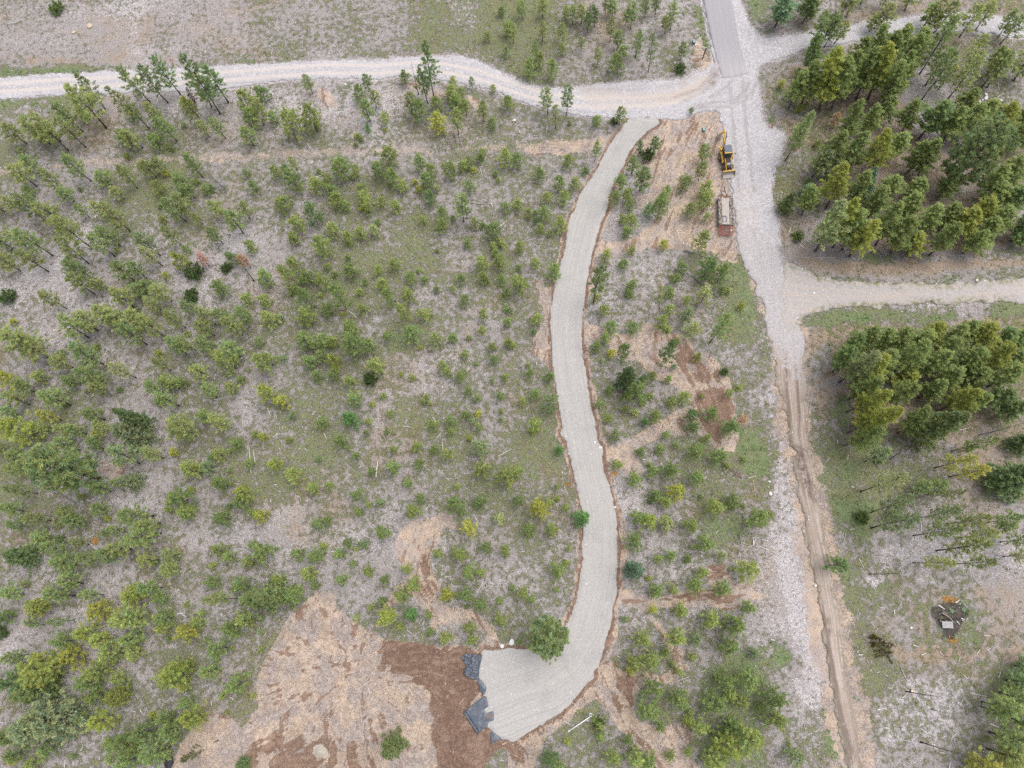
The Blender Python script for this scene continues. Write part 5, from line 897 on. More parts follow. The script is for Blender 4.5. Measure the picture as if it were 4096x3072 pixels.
def rocks(x, y, z, s, seed):
    rg = np.random.default_rng(seed); me = bmesh.new(); bmesh.ops.create_icosphere(me, subdivisions=1, radius=1); bv = np.array([v.co[:] for v in me.verts]); bf = np.array([[v.index for v in f.verts] for f in me.faces]); me.free()
    n = len(x); sc = np.stack([s*rg.uniform(.8, 1.3, n), s*rg.uniform(.7, 1.1, n), s*rg.uniform(.45, .8, n)], 1); a = rg.random(n)*6.28
    v = bv[None]*(1+rg.normal(0, .13, (n, len(bv), 1)))*sc[:, None]; c, s_ = np.cos(a)[:, None], np.sin(a)[:, None]
    v = np.stack([v[..., 0]*c-v[..., 1]*s_, v[..., 0]*s_+v[..., 1]*c, v[..., 2]], 2)+np.stack([x, y, z], 1)[:, None]
    return v.reshape(-1, 3), (bf[None]+np.arange(n)[:, None, None]*len(bv)).reshape(-1, 3)
sx, sy, szz, ss_ = [], [], [], []
for V_, e_, n, hi, sc in ((v_dr, e_dr, 1100, .85, .05), (v_gr, e_gr, 3600, .8, .06), (v_sd, e_sd, 900, .85, .055), (v_tk, e_tk, 500, .8, .05)):
    i = r.integers(0, len(V_), n); q = V_[i]+np.concatenate([r.uniform(-.12, .12, (n, 2)), np.zeros((n, 1))], 1)
    sx.append(q[:, 0]); sy.append(q[:, 1]); szz.append(q[:, 2]); ss_.append(sc*r.gamma(2.2, .45, n).clip(.5, 2.6))
n = 26000; x = r.uniform(X0+3, X1-3, n); y = r.uniform(Y0+3, Y1-3, n); dgr = np.maximum(sdist(P['gravel_road'], x, y, 3), np.maximum(sdist(P['side_road'], x, y, 3), sdist(P['driveway'], x, y, 3)-1)); so = smp('soil', x, y)
k = (((dgr < 0) & (dgr > -2.2) & (r.random(n) < .8)) | ((so > .6) & (r.random(n) < .06)) | (r.random(n) < .012)) & in_frame(x, y); x, y = x[k], y[k]
sx.append(x); sy.append(y); szz.append(height(x, y)+.04); ss_.append(.055*r.gamma(2, .5, len(x)).clip(.4, 2.6))
sx, sy, szz, ss_ = map(np.concatenate, (sx, sy, szz, ss_)); rv, rf = rocks(sx, sy, szz, ss_, 3)
st_tone = r.uniform(.45, .80, (len(sx), 1))*np.where(r.random((len(sx), 1)) < .7, np.array([[1, .985, .98]]), np.array([[1, .9, .8]]))
stones = link('stones', mesh_np('stones', rv, rf, tint_mat('pale_stone'), cols={'tint': np.repeat(st_tone, 12, 0)}, smooth=False)); tag(stones, 'small pale stones strewn over the roads and soil', 'stones', None, 'stuff')
# ------------------------------------------------------------------ backhoe loader
yel = simple('machine_yellow', (.62, .36, .055), .5, .22, 3, spec=.4, col2=(.42, .27, .09)); blk = simple('machine_black', (.035, .037, .042), .6, .5, 4); rub = simple('rubber', (.06, .058, .056), .9, .5, 6, col2=(.11, .10, .09))
roofm = simple('roof_blue_grey', (.115, .13, .165), .45, .2, 2); glass = simple('tinted_glass', (.018, .045, .042), .12, .6, 1.2, spec=.6); steel = simple('worn_steel', (.34, .31, .29), .55, .3, 5); wht = simple('white_paint', (.78, .78, .78), .5, .06, 8)
chrome = simple('chrome', (.75, .75, .76), .2, .05, 3, metal=1.0)
hd = at(2912, 700)-at(2897, 632); org = at(2898, 636); org[2] = hz(org[0], org[1])+.13
t = empty('backhoe_loader', org, math.atan2(hd[1], hd[0])); tag(t, 'yellow backhoe loader with dark cab roof, bucket down on the gravel', 'backhoe loader'); backhoe = t
def wheel(x, y, r_, w_, name):
    s = 1 if y > 0 else -1
    o = MB().lathe([(-w_/2, r_*.62), (-w_/2, r_*.9), (-w_*.36, r_), (w_*.36, r_), (w_/2, r_*.9), (w_/2, r_*.62), (w_*.2, r_*.56), (-w_*.2, r_*.56)], (x, y, r_)).build('wheel', rub, t, True)
    lug = MB()
    for k in range(18):
        a = k*2*math.pi/18; c = Vector((x+math.cos(a)*r_*1.0, y, r_+math.sin(a)*r_*1.0))
        for sd_ in (-1, 1): lug.box(c+Vector((0, sd_*w_*.23, 0)), (.05, w_*.5, .055), Matrix.Rotation(-a, 3, 'Y') @ Matrix.Rotation(sd_*.5, 3, 'X'))
    lug.build('tread', rub, o)
    MB().lathe([(s*w_*.25, 0.02), (s*w_*.25, r_*.22), (s*w_*.10, r_*.3), (s*w_*.12, r_*.5), (s*w_*.42, r_*.60), (-s*w_*.3, r_*.60), (-s*w_*.3, .02)], (x, y, r_)).build('rim', yel, o, True)
    return o
for y in (-.98, .98): wheel(0, y, .70, .46, 'rear'); wheel(2.12, y*.88, .44, .30, 'front')
MB().box((.9, 0, .72), (3.4, .72, .36), bev=.04).box((2.12, 0, .46), (.2, 1.55, .18), bev=.03).box((0, 0, .68), (.36, 1.6, .32), bev=.03).box((-1.35, 0, .85), (.35, 1.7, .62), bev=.04).build('chassis', yel, t)
for y in (-1, 1):
    MB().prism([(-.85, 1.12), (-.72, 1.42), (.45, 1.46), (.68, 1.30), (.74, .98), (.62, .98), (.5, 1.2), (-.7, 1.16)], y*.68, y*1.08).build('fender', yel, t)
    MB().box((1.0, y*.72, .72), (.62, .46, .52), bev=.05).build('side_tank', yel, t)
    MB().box((.75, y*.82, .52), (.42, .34, .05)).box((.75, y*.82, .78), (.36, .28, .04)).build('step', blk, t)
hood = MB().prism([(.72, .95), (.72, 1.72), (1.4, 1.66), (2.45, 1.48), (2.78, 1.40), (2.86, .95)], -.36, .36).build('hood', blk, t)
MB().prism([(2.50, .98), (2.50, 1.38), (2.80, 1.33), (2.89, .98)], -.40, .40).build('grille', blk, hood)
# badge on the hood: white letters and the small yellow triangle
sl = math.atan2(1.48-1.66, 2.45-1.4)
def hoodp(u, v): return (u, v, 1.66+(u-1.4)*math.tan(sl)+.012)
def letter(segs, name, m, w=.052):
    b = MB()
    for (u0, v0, u1, v1) in segs: b.bar(hoodp(u0, v0), hoodp(u1, v1), w, .014)
    return b.build(name, m, hood)
u0, u1 = 1.95, 2.27     # upright when read from the front of the machine: up = -X, right = +Y
letter([(u0, -.18, u0, -.30), (u0, -.30, u1, -.30), (u1, -.30, u1, -.18)], 'badge_letter', wht)
letter([(u1, -.13, u0, 0), (u0, 0, u1, .13), (u0+.14, -.06, u0+.14, .06)], 'badge_letter', wht)
letter([(u0, .15, u0, .33), (u0, .24, u1, .24)], 'badge_letter', wht)
b = MB(); f = [b.bm.verts.new(Vector(hoodp(*q))+Vector((0, 0, .012))) for q in ((u1+.01, -.09), (u1+.01, .09), (u1-.11, 0))]; b.bm.faces.new(f); b.build('badge_triangle', yel, hood)
MB().cyl((1.1, .28, 1.6), (1.1, .28, 2.25), .045, n=10).build('exhaust', blk, t)
cab = MB().prism([(-.95, 1.12), (-1.02, 1.9), (-.88, 2.66), (.46, 2.66), (.74, 1.75), (.66, 1.12)], -.66, .66).build('cab', glass, t)
fr = MB()
for y in (-.67, .67):
    for a_, b_ in (((-.96, 1.12), (-1.0, 1.95)), ((-1.0, 1.95), (-.88, 2.66)), ((.66, 1.12), (.74, 1.75)), ((.74, 1.75), (.46, 2.66)), ((-.1, 1.15), (-.12, 2.66)), ((-.96, 1.7), (.72, 1.7))): fr.bar((a_[0], y, a_[1]), (b_[0], y, b_[1]), .06)
for p_, q_ in (((.75, -.67, 1.75), (.75, .67, 1.75)), ((-1.01, -.67, 1.9), (-1.01, .67, 1.9)), ((.75, 0, 1.2), (.76, 0, 1.75))): fr.bar(p_, q_, .05)
fr.build('frame', blk, cab)
roof = MB().box((-.26, 0, 2.74), (1.62, 1.44, .13), bev=.06).box((-.26, 0, 2.81), (1.2, 1.05, .07), bev=.03).build('roof', roofm, cab)
MB().box((.58, 0, 2.735), (.17, 1.52, .15), bev=.03).box((.40, -.72, 2.735), (.38, .12, .15), bev=.03).box((.40, .72, 2.735), (.38, .12, .15), bev=.03).build('visor', yel, roof)
for y in (-1, 1):
    MB().bar((.72, y*.5, 1.38), (1.6, y*.52, 1.52), .11, .24, .02).bar((1.55, y*.52, 1.54), (2.9, y*.54, .95), .11, .25, .02).bar((2.85, y*.54, 1.0), (3.25, y*.54, .42), .11, .22, .02).build('loader_arm', yel, t)
    MB().cyl((1.0, y*.42, .95), (2.3, y*.46, 1.05), .05, n=10).build('hydraulic_ram', blk, t)
    MB().cyl((2.3, y*.46, 1.05), (2.85, y*.48, .95), .028, n=8).build('ram_rod', chrome, t)
MB().bar((2.72, -.54, 1.08), (2.72, .54, 1.08), .12, .12, .02).build('cross_tube', yel, t)
bk = MB().prism([(3.22, .98), (3.16, .9), (3.18, .25), (3.3, .08), (4.18, .03), (4.18, .06), (3.36, .13), (3.24, .3), (3.24, .9)], -1.15, 1.15).prism([(3.2, .9), (3.22, .1), (4.15, .05), (3.75, .35), (3.34, .95)], -1.17, -1.13).prism([(3.2, .9), (3.22, .1), (4.15, .05), (3.75, .35), (3.34, .95)], 1.13, 1.17).build('front_bucket', steel, t)
MB().box((3.25, 0, .97), (.20, 2.36, .11), bev=.03).build('bucket_lip', yel, bk)
MB().box((4.17, 0, .045), (.10, 2.34, .05)).build('cutting_edge', steel, bk)
MB().box((-1.7, -.28, .95), (.42, .4, .7), bev=.04).build('swing_post', yel, t)
boom = MB().bar((-1.72, -.28, 1.15), (-2.35, -.2, 2.3), .24, .34, .03).bar((-2.3, -.2, 2.25), (-3.75, -.02, 3.02), .22, .36, .03).build('boom', yel, t)
MB().cyl((-1.85, -.05, 1.5), (-2.9, .10, 2.75), .07, n=10).build('boom_ram', blk, boom); MB().cyl((-2.7, .16, 2.55), (-3.8, .24, 3.12), .075, n=10).build('hose_bundle', blk, boom); MB().cyl((-3.35, .16, 2.95), (-3.9, .18, 3.2), .04, n=8).build('ram_rod', chrome, boom)
MB().bar((-3.62, -.12, 3.2), (-4.55, -.32, 1.15), .26, .30, .03).box((-3.75, -.05, 3.15), (.4, .34, .3), bev=.04).build('dipper', yel, t)
bb = MB().prism([(-4.75, 1.2), (-4.35, 1.15), (-4.05, .75), (-4.0, .35), (-4.12, .32), (-4.3, .62), (-4.62, .62), (-4.95, .85)], -.66, -.06).build('rear_bucket', steel, t)
for k in range(4): MB().bar((-4.05, -.6+k*.16, .36), (-3.95, -.6+k*.16, .18), .06, .05).build('tooth', steel, bb)
for y in (-1, 1): MB().bar((-1.4, y*.75, .9), (-1.55, y*1.12, 1.55), .16, .16, .02).box((-1.58, y*1.14, 1.62), (.36, .28, .07), bev=.02).build('stabilizer_leg', yel, t)
MB().bar((.5, .68, 2.3), (.55, 1.22, 2.25), .03).box((.55, 1.28, 2.2), (.06, .17, .27), bev=.02).build('mirror', blk, t)
MB().bar((.5, -.68, 2.3), (.55, -1.0, 2.25), .03).box((.55, -1.05, 2.2), (.06, .17, .27), bev=.02).build('mirror', blk, t)

# ------------------------------------------------------------------ flatbed trailer
def wood(name, c, dark, thr):
    m_, nt_, b_, _ = mat(name); g_ = G(nt_); p_ = g_.obj()
    gr = g_.noise(g_.mul3(p_, (1.2, 16, 1)), 1.0, 5, .7); pt = g_.noise(g_.mul3(p_, (1.8, 5, 1)), 1.0, 5, .75)
    pl_ = g_.m('FRACT', g_.m('MULTIPLY', g_.n('ShaderNodeSeparateXYZ').outputs[1], 1)) if False else None
    c_ = g_.ramp(gr, [(.3, tuple(q*.6 for q in c)), (.55, c), (.8, tuple(min(.8, q*1.3) for q in c))]); c_ = g_.mix(g_.ss(pt, thr, thr+.08), c_, dark)
    nt_.links.new(c_, b_.inputs['Base Color']); b_.inputs['Roughness'].default_value = .9; return m_
plank_side = wood('weathered_plank', (.42, .36, .29), (.05, .046, .055), .46); plank_mid = wood('pale_plank', (.46, .41, .375), (.24, .20, .17), .62)
red = simple('red_steel', (.30, .072, .055), .6, .3, 4); dkst = simple('dark_steel', (.055, .05, .055), .6, .4, 4); orng = simple('orange_paint', (.60, .12, .03), .6, .2, 5)
pf = at(2900, 785, .95); pr = at(2903.3, 901, .95); hd = pf-pr; Ld = float(np.hypot(hd[0], hd[1])); 
t = empty('flatbed_trailer', (pf[0], pf[1], hz(pf[0], pf[1])+.05), math.atan2(hd[1], hd[0])); tag(t, 'low flatbed trailer with weathered plank deck and red loading ramps', 'trailer'); trailer = t
Wd = 2.58
for s_ in (-1, 1):
    for k in range(4): MB().box((-Ld/2, s_*(.66+.155*k+.07), .935), (Ld-.08, .142, .05), bev=.008).build('deck_plank', plank_side, t)
for k in range(4): MB().box((-Ld/2-.05, -.47+.315*k, .952), (Ld-.3, .305, .05), bev=.008).build('deck_plank', plank_mid, t)
MB().box((-Ld/2, -Wd/2, .86), (Ld, .08, .2), bev=.01).box((-Ld/2, Wd/2, .86), (Ld, .08, .2), bev=.01).box((-.03, 0, .87), (.10, Wd, .22)).box((-Ld, 0, .86), (.1, Wd, .2)).box((-Ld/2, -.45, .72), (Ld, .12, .26)).box((-Ld/2, .45, .72), (Ld, .12, .26)).build('deck_frame', dkst, t)
MB().box((-Ld*.80, .22, .985), (1.28, .74, .02)).build('metal_plate', simple('blue_grey_plate', (.10, .115, .15), .5, .4, 3), t)
MB().box((-Ld*.82, .26, 1.0), (.85, .40, .012)).build('plywood_scrap', plank_mid, t)
Lr = 1.72; rl = MB()
for y in (-.62, .62, -1.22, 1.22): rl.bar((-Ld-.02, y, .86), (-Ld-Lr, y, .46), .09, .12)
rl.bar((-Ld-Lr, -1.26, .46), (-Ld-Lr, 1.26, .46), .12, .14).build('dovetail_frame', red, t)
for k in range(6):
    f_ = (k+.5)/6; MB().box((-Ld-.08-Lr*.93*f_, 0, .88-.40*f_*.93), (.12, 1.18, .06), Matrix.Rotation(.0, 3, 'Y')).build('dovetail_slat', simple('rusty_brown', (.22, .12, .10), .7, .3, 5) if k == 0 else bpy.data.materials['rusty_brown'], t)
for y in (-.92, .92):
    rp = MB().bar((-Ld-.1, y-.27, .97), (-Ld-Lr+.08, y-.27, .62), .06, .1).bar((-Ld-.1, y+.27, .97), (-Ld-Lr+.08, y+.27, .62), .06, .1)
    for k in range(6): f_ = (k+.4)/6; rp.box((-Ld-.14-(Lr-.25)*f_, y, .965-.35*f_), (.10, .52, .05))
    rp.build('ramp', red, t)
MB().bar((.05, -.5, .66), (1.25, -.06, .55), .10, .16).bar((.05, .5, .66), (1.25, .06, .55), .10, .16).bar((1.15, 0, .55), (1.75, 0, .55), .12, .14).build('tongue', dkst, t)
MB().cyl((1.72, 0, .56), (1.86, 0, .56), .10, n=12).build('hitch', dkst, t); MB().cyl((.9, .22, .05), (.9, .22, 1.0), .05, n=10).build('jack', steel, t)
for x in (-Ld*.62, -Ld*.76):
    for s_ in (-1, 1):
        w_ = MB().lathe([(-.2, .24), (-.2, .36), (-.15, .40), (.15, .40), (.2, .36), (.2, .24), (.05, .22), (-.05, .22)], (x, s_*.82, .40)).build('wheel', rub, t, True); MB().lathe([(s_*.1, .02), (s_*.1, .2), (s_*.19, .24), (-.1, .24), (-.1, .02)], (x, s_*.82, .40)).build('rim', dkst, w_, True)
def on_trailer(name, b, m_, label, cat):
    o = b.build(name, m_); o.matrix_world = Matrix.Translation(t.location) @ Matrix.Rotation(t.rotation_euler.z, 4, 'Z'); tag(o, label, cat); return o
rg = np.random.default_rng(4); ch = MB()
for k in range(26):
    a = k*.5; p_ = Vector((.02-.42*k/26+.12*math.sin(a*2.1), .32*math.sin(a)+.05, 1.0+.03*math.sin(3*a)+.02*(k % 3)))
    ch.bar(p_, p_+Vector((.13*math.cos(a), .16*math.sin(a*1.3), .02)), .07, .05, .012)
on_trailer('chain_coil', ch, orng, 'orange chain heaped at the front edge of the trailer deck', 'chain')
on_trailer('toolbox', MB().box((-.16, -.30, 1.05), (.34, .46, .16), bev=.03).box((-.16, -.30, 1.14), (.3, .08, .03)), simple('toolbox_dark', (.075, .085, .11), .4, .3, 4), 'dark blue toolbox beside the orange chain on the trailer', 'toolbox')
sh = MB(); rg = np.random.default_rng(8)
gr_ = [[sh.bm.verts.new((.30+.75*i/9+rg.normal(0, .02), -.36+.78*j/9+rg.normal(0, .02), .62+.22*rg.random()-.15*abs(i-4)/5)) for j in range(10)] for i in range(10)]
for i in range(9):
    for j in range(9):
        if (i-4.2)**2+(j-4)**2 < 21: sh.bm.faces.new((gr_[i][j], gr_[i+1][j], gr_[i+1][j+1], gr_[i][j+1]))
on_trailer('plastic_sheet', sh, wht, 'crumpled white plastic draped over the trailer tongue', 'plastic sheet')
on_trailer('black_hose', MB().tube([(-.05, .0-.22, 1.06), (.35, -.16, 1.02), (.9, -.02, .92), (1.5, .10, .80), (1.95, .12, .82)], .06, 10), blk, 'thick black hose running from the trailer deck along its tongue', 'hose')
on_trailer('plank_scrap', MB().box((-.12, .86, .99), (.05, .78, .03), Matrix.Rotation(.14, 3, 'Z')), simple('plank_yellow', (.5, .39, .24), .9, .2, 5), 'thin yellowish board lying across the front corner of the trailer', 'board')
on_trailer('paint_can', MB().cyl((-Ld-1.05, -.92, .78), (-Ld-1.05, -.92, .98), .09, n=14).cyl((-Ld-1.05, -.92, .98), (-Ld-1.05, -.92, 1.0), .095, n=14), wht, 'white can standing in the red ramp of the trailer', 'can')

# ------------------------------------------------------------------ utility boxes, signpost, markers
grn = simple('utility_green', (.045, .085, .075), .55, .2, 4); grnl = simple('utility_green_lid', (.21, .33, .345), .5, .12, 4); conc = simple('concrete', (.36, .36, .35), .9, .2, 6)
def utility(corners, h_, label):
    q = [at(*c, h_)[:2] for c in corners]; c = sum(q)/4; e = q[3]-q[0]; w_ = np.linalg.norm(q[1]-q[0]); d_ = np.linalg.norm(e)
    t = empty('utility_box', (c[0], c[1], hz(*c)), math.atan2(e[1], e[0])); tag(t, label, 'utility box', 'green utility boxes')
    MB().box((0, 0, h_*.5), (d_*.94, w_*.96, h_*.92), bev=.02).build('cabinet', grn, t)
    MB().prism([(-d_*.5, h_-.08), (-d_*.5, h_-.02), (-d_*.46, h_+.02), (d_*.46, h_+.02), (d_*.5, h_-.02), (d_*.5, h_-.08)], -w_*.5, w_*.5).build('lid', grnl, t)
    MB().box((0, 0, .03), (d_*1.25, w_*1.3, .12), bev=.02).build('base_pad', conc, t)
    for s_ in (-1, 1): MB().box((d_*.47, s_*w_*.12, h_*.5), (.03, .03, .16)).build('handle', steel, t)
q = 120/1659.
utility([(2740+a*q, 140+b*q) for a, b in ((410, 265), (540, 245), (585, 425), (465, 450))], .68, 'green utility box with pale lid beside the wooden signpost')
q = 80/1270.
utility([(2780+a*q, 500+b*q) for a, b in ((475, 140), (620, 130), (665, 350), (510, 385))], .58, 'green utility box with pale lid on bare soil above the backhoe')
ub = [o for o in COL.objects if o.name.startswith('utility_box')]; ub2 = [tuple(o.location) for o in ub]
B = at(2809, 239); B[2] = hz(B[0], B[1]); d_ = ray(2825.3, 189.2); hs = np.arange(1.5, 4, .02); pts = CAMP+d_*((hs-HC)/d_[2])[:, None]; i = int(np.argmin(np.hypot(pts[:, 0]-B[0], pts[:, 1]-B[1]))); Hs = hs[i]
t = empty('signpost', B, 0); tag(t, 'red-brown wooden signpost with two white name boards by the paved road', 'signpost'); post = simple('stained_post', (.19, .06, .045), .7, .25, 6)
lean = Vector((pts[i][0]-B[0], pts[i][1]-B[1], Hs-B[2]))
MB().bar((0, 0, -.1), lean, .17, .17, .015).build('post', post, t); MB().bar(lean*.995, lean*1.008, .175, .175).build('post_cap', simple('cut_wood', (.62, .5, .33), .9, .15, 6), t)
for k, (a, b, z) in enumerate((((2803, 190.3), (2822, 196.6), Hs*.93), ((2801.5, 196), (2819.8, 201.6), Hs*.83))):
    pa = at(*a, z)-B; pb = at(*b, z)-B; dd_ = pb-pa; pb = lean*(z/Hs); pa = Vector(pb)-Vector((dd_[0], dd_[1], 0))*1.05
    bd = MB().bar(pa, Vector(pb)-Vector((0, 0, 0)), .05, .24, .006).build('name_board', wht if k == 0 else simple('grey_board', (.62, .61, .62), .5, .1, 5), t)
def marker(bot, top, bands, label):
    B = at(*bot); B[2] = hz(B[0], B[1]); d_ = ray(*top); hs = np.arange(.5, 2, .01); pts = CAMP+d_*((hs-HC)/d_[2])[:, None]; i = int(np.argmin(np.hypot(pts[:, 0]-B[0], pts[:, 1]-B[1]))); H_ = hs[i]
    t = empty('marker_post', B, math.atan2(B[1], B[0])); tag(t, label, 'marker post', 'marker posts')
    z = 0
    for f_, m_, w_ in bands: MB().cyl((0, 0, z), (0, 0, z+H_*f_), w_, n=14).build('band', m_, t); z += H_*f_
    MB().cyl((0, 0, z), (0, 0, z+.05), bands[-1][2], .02, n=14).build('tip', bands[-1][1], t)
    return t, H_
rd = simple('marker_red', (.58, .045, .03), .5, .15, 6); yl2 = simple('marker_yellow', (.72, .48, .06), .5, .12, 6)
marker((694, 257), (679, 238.5), [(.2, steel, .04), (.33, rd, .085), (.22, wht, .085), (.25, rd, .085)], 'red and white banded marker post by the long gravel road')
mk, H_ = marker((3085.6, 512), (3098.2, 494), [(.66, rd, .095), (.34, yl2, .07)], 'red marker post with yellow top at the gravel pull-off')
for k in range(10): a = k*2.4; MB().cyl((math.cos(a)*.09, math.sin(a)*.09, H_*(.08+.055*k)), (math.cos(a)*.10, math.sin(a)*.10, H_*(.08+.055*k)), .022, n=8).build('reflector', wht, mk)

# ------------------------------------------------------------------ black ground fabric
fab = simple('black_fabric', (.078, .09, .118), .38, .25, 1.5, spec=.5)
def cloth(poly, label, wr=.10, dirn=None, res=.11, seed=0):
    mn = poly.min(0)-.3; mx = poly.max(0)+.3; ax = np.arange(mn[0], mx[0], res); ay = np.arange(mn[1], mx[1], res); A, Bm = np.meshgrid(ax, ay, indexing='ij'); x = A.ravel(); y = Bm.ravel()
    D = sdist(poly, x, y, 2.0); dr = sdist(P['driveway'], x, y, 2.0)
    u, v = (x, y) if dirn is None else (x*dirn[0]+y*dirn[1], -x*dirn[1]+y*dirn[0])
    nn = np.abs(fbm(u*(.35 if dirn is not None else .8), v, .55, 700+seed, 3)-.5)*2
    z = height(x, y)+.17+wr*(1-nn)**2*2.2*sstep(.3, -.4, dr)-.25*sstep(.0, .5, dr)
    D2 = D.reshape(A.shape); keep = (D2[:-1, :-1]+D2[1:, :-1]+D2[1:, 1:]+D2[:-1, 1:]) > 0
    n0, n1 = A.shape; ii = np.arange(n0*n1).reshape(n0, n1); q = np.stack([ii[:-1, :-1], ii[1:, :-1], ii[1:, 1:], ii[:-1, 1:]], -1)[keep]
    gxx, gyy = np.gradient(D2, res); near = np.abs(D2) < res; px_ = np.where(near, A-np.clip(D2*gxx, -res*.45, res*.45), A).ravel(); py_ = np.where(near, Bm-np.clip(D2*gyy, -res*.45, res*.45), Bm).ravel()
    used = np.unique(q); rm = np.full(n0*n1, -1); rm[used] = np.arange(len(used))
    o = link('ground_fabric', mesh_np('ground_fabric', np.stack([px_[used], py_[used], z[used]], 1), rm[q], fab, smooth=True))
    so = o.modifiers.new('thickness', 'SOLIDIFY'); so.thickness = .012
    tag(o, label, 'ground fabric', 'black ground fabric at the end of the driveway'); return o
q = 240/948.; FZ = lambda s: W2([(1820+float(a)*q, 2580+float(b)*q) for a, b in (e.split(',') for e in s.split())])
cloth(FZ("105,170 185,130 360,145 430,155 460,300 430,500 365,535 345,540 230,515 175,480 140,430 190,330 150,265"), 'crumpled black fabric sheet at the upper corner of the gravel end', .24, seed=1)
cloth(FZ("350,540 420,520 500,640 490,720 470,780 430,770 400,720 375,620"), 'narrow black fabric strip showing between the two larger sheets', .07, seed=2)
e0 = at(1820+165*q, 2580+1035*q)[:2]; e1 = at(1820+440*q, 2580+815*q)[:2]; dv_ = (e1-e0)/np.linalg.norm(e1-e0)
cloth(FZ("160,1038 440,812 520,830 560,940 660,1060 640,1190 560,1330 480,1290 385,1375"), 'smooth black fabric sheet with its rolled edge on brown soil', .05, dv_, seed=3)
cloth(FZ("550,1390 600,1370 720,1430 740,1465 590,1555"), 'small black fabric corner below the smooth sheet', .08, seed=4)
a = at(1820+146*q, 2580+1052*q); b = at(1820+372*q, 2580+1392*q)
o = MB().tube([(a[0]+(b[0]-a[0])*k/12, a[1]+(b[1]-a[1])*k/12, hz(a[0], a[1])+.25+.012*(k % 2)) for k in range(13)], .17, 14).build('fabric_roll', fab, None, True); tag(o, 'black fabric roll along the lower-left edge of the smooth sheet', 'fabric roll')

# ------------------------------------------------------------------ pallet on the burn pile, leafy rosettes, stump, pipe, rocks
def fz5(a, b, z=0): return at(3720+a*180/1493., 2380+b*200/1659., z)
pq = [fz5(395, 870, .6), fz5(745, 880, .6), fz5(755, 1110, .6), fz5(410, 1095, .6)]; c = sum(pq)/4; e = pq[1]-pq[0]; Lp = float(np.linalg.norm(e[:2])); Wp = float(np.linalg.norm((pq[3]-pq[0])[:2]))
t = empty('pallet', (c[0], c[1], hz(c[0], c[1])+.42), math.atan2(e[1], e[0])); tag(t, 'weathered grey wooden pallet lying on the burnt brush pile', 'pallet'); pallet = t
pw = wood('grey_pallet_wood', (.50, .49, .49), (.27, .25, .25), .66)
for k in range(7): MB().box((0, -Wp/2+Wp*(k+.5)/7, .16), (Lp, Wp/7*.72, .022)).build('top_slat', pw, t)
for x in (-Lp*.46, 0, Lp*.46): MB().box((x, 0, .085), (.05, Wp, .11)).build('stringer', pw, t)
for k in (0, 3, 6): MB().box((0, -Wp/2+Wp*(k+.5)/7, .015), (Lp, .1, .022)).build('bottom_slat', pw, t)
leafm = simple('felt_leaf', (.20, .31, .17), .8, .2, 8)
def rosette(px, py, r_, label, seed):
    rg = np.random.default_rng(seed); B = at(px, py); b = MB()
    for k in range(20):
        a = k*2.4+rg.normal(0, .15); l = r_*(1.0-.03*k)*rg.uniform(.85, 1.1); w_ = l*.3; up = .15+.05*k; d_ = Vector((math.cos(a), math.sin(a), 0)); s_ = Vector((-d_.y, d_.x, 0))
        p = [d_*.02, d_*l*.5+s_*w_*.5+Vector((0, 0, l*up*.6)), d_*l+Vector((0, 0, l*up*.7)), d_*l*.5-s_*w_*.5+Vector((0, 0, l*up*.6)), d_*l*.5+Vector((0, 0, l*up*.5))]
        v = [b.bm.verts.new(x_) for x_ in p]; b.bm.faces.new((v[0], v[1], v[4])); b.bm.faces.new((v[1], v[2], v[4])); b.bm.faces.new((v[2], v[3], v[4])); b.bm.faces.new((v[3], v[0], v[4]))
    o = b.build('leafy_rosette', leafm); o.location = (B[0], B[1], hz(B[0], B[1])+.1); tag(o, label, 'plant', 'pale green rosette plants')
for k, (a, b, r_, l) in enumerate([(480, 235, .30, 'pale rosette plant on orange moss at the top of the burn pile'), (685, 525, .46, 'pale rosette plant in the middle of the blackened brush pile'), (1075, 480, .52, 'largest pale rosette plant, right of the blackened brush pile'), (1020, 215, .32, 'pale rosette plant beside the short white log above the brush pile'), (330, 1140, .30, 'pale rosette plant just left below the pallet'), (445, 1440, .30, 'pale rosette plant farthest below the pallet'), (825, 1365, .42, 'pale rosette plant on orange moss right below the pallet')]):
    p_ = proj(fz5(a, b)); rosette(p_[0], p_[1], r_, l, k)
for k, (a, b, l) in enumerate(((750, 1052, 'larger of two pale rosette plants beside the dirt track'), (788, 1065, 'smaller of two pale rosette plants beside the dirt track'))): rosette(*T(3, 3, a, b), .38-.1*k, l, 20+k)
def stump(px, py, r_, h_, label):
    B = at(px, py); t = empty('stump', (B[0], B[1], hz(B[0], B[1])), 0); tag(t, label, 'stump')
    MB().cyl((0, 0, -.1), (0, 0, h_), r_*1.25, r_, 14).build('bark', M_LOG['d'], t); MB().cyl((0, 0, h_), (0, 0, h_+.012), r_*.93, n=14).build('cut_face', simple('fresh_cut', (.62, .52, .36), .9, .12, 6), t)
stump(*T(3, 3, 1235, 990), .21, .35, 'pale cut stump beside the bare grey snag in white chips')
pvc = simple('white_pipe', (.80, .79, .77), .35, .05, 5, spec=.5)
a = at(2240+370*.0904, 2820+1150*.0904); b = at(2240+1480*.0904, 2820+385*.0904); za, zb = hz(a[0], a[1])+.14, hz(b[0], b[1])+.5; va = Vector((a[0], a[1], za)); vb = Vector((b[0], b[1], zb))
t = empty('plastic_pipe', va, 0); tag(t, 'long white plastic pipe lying beside crumpled white plastic', 'pipe')
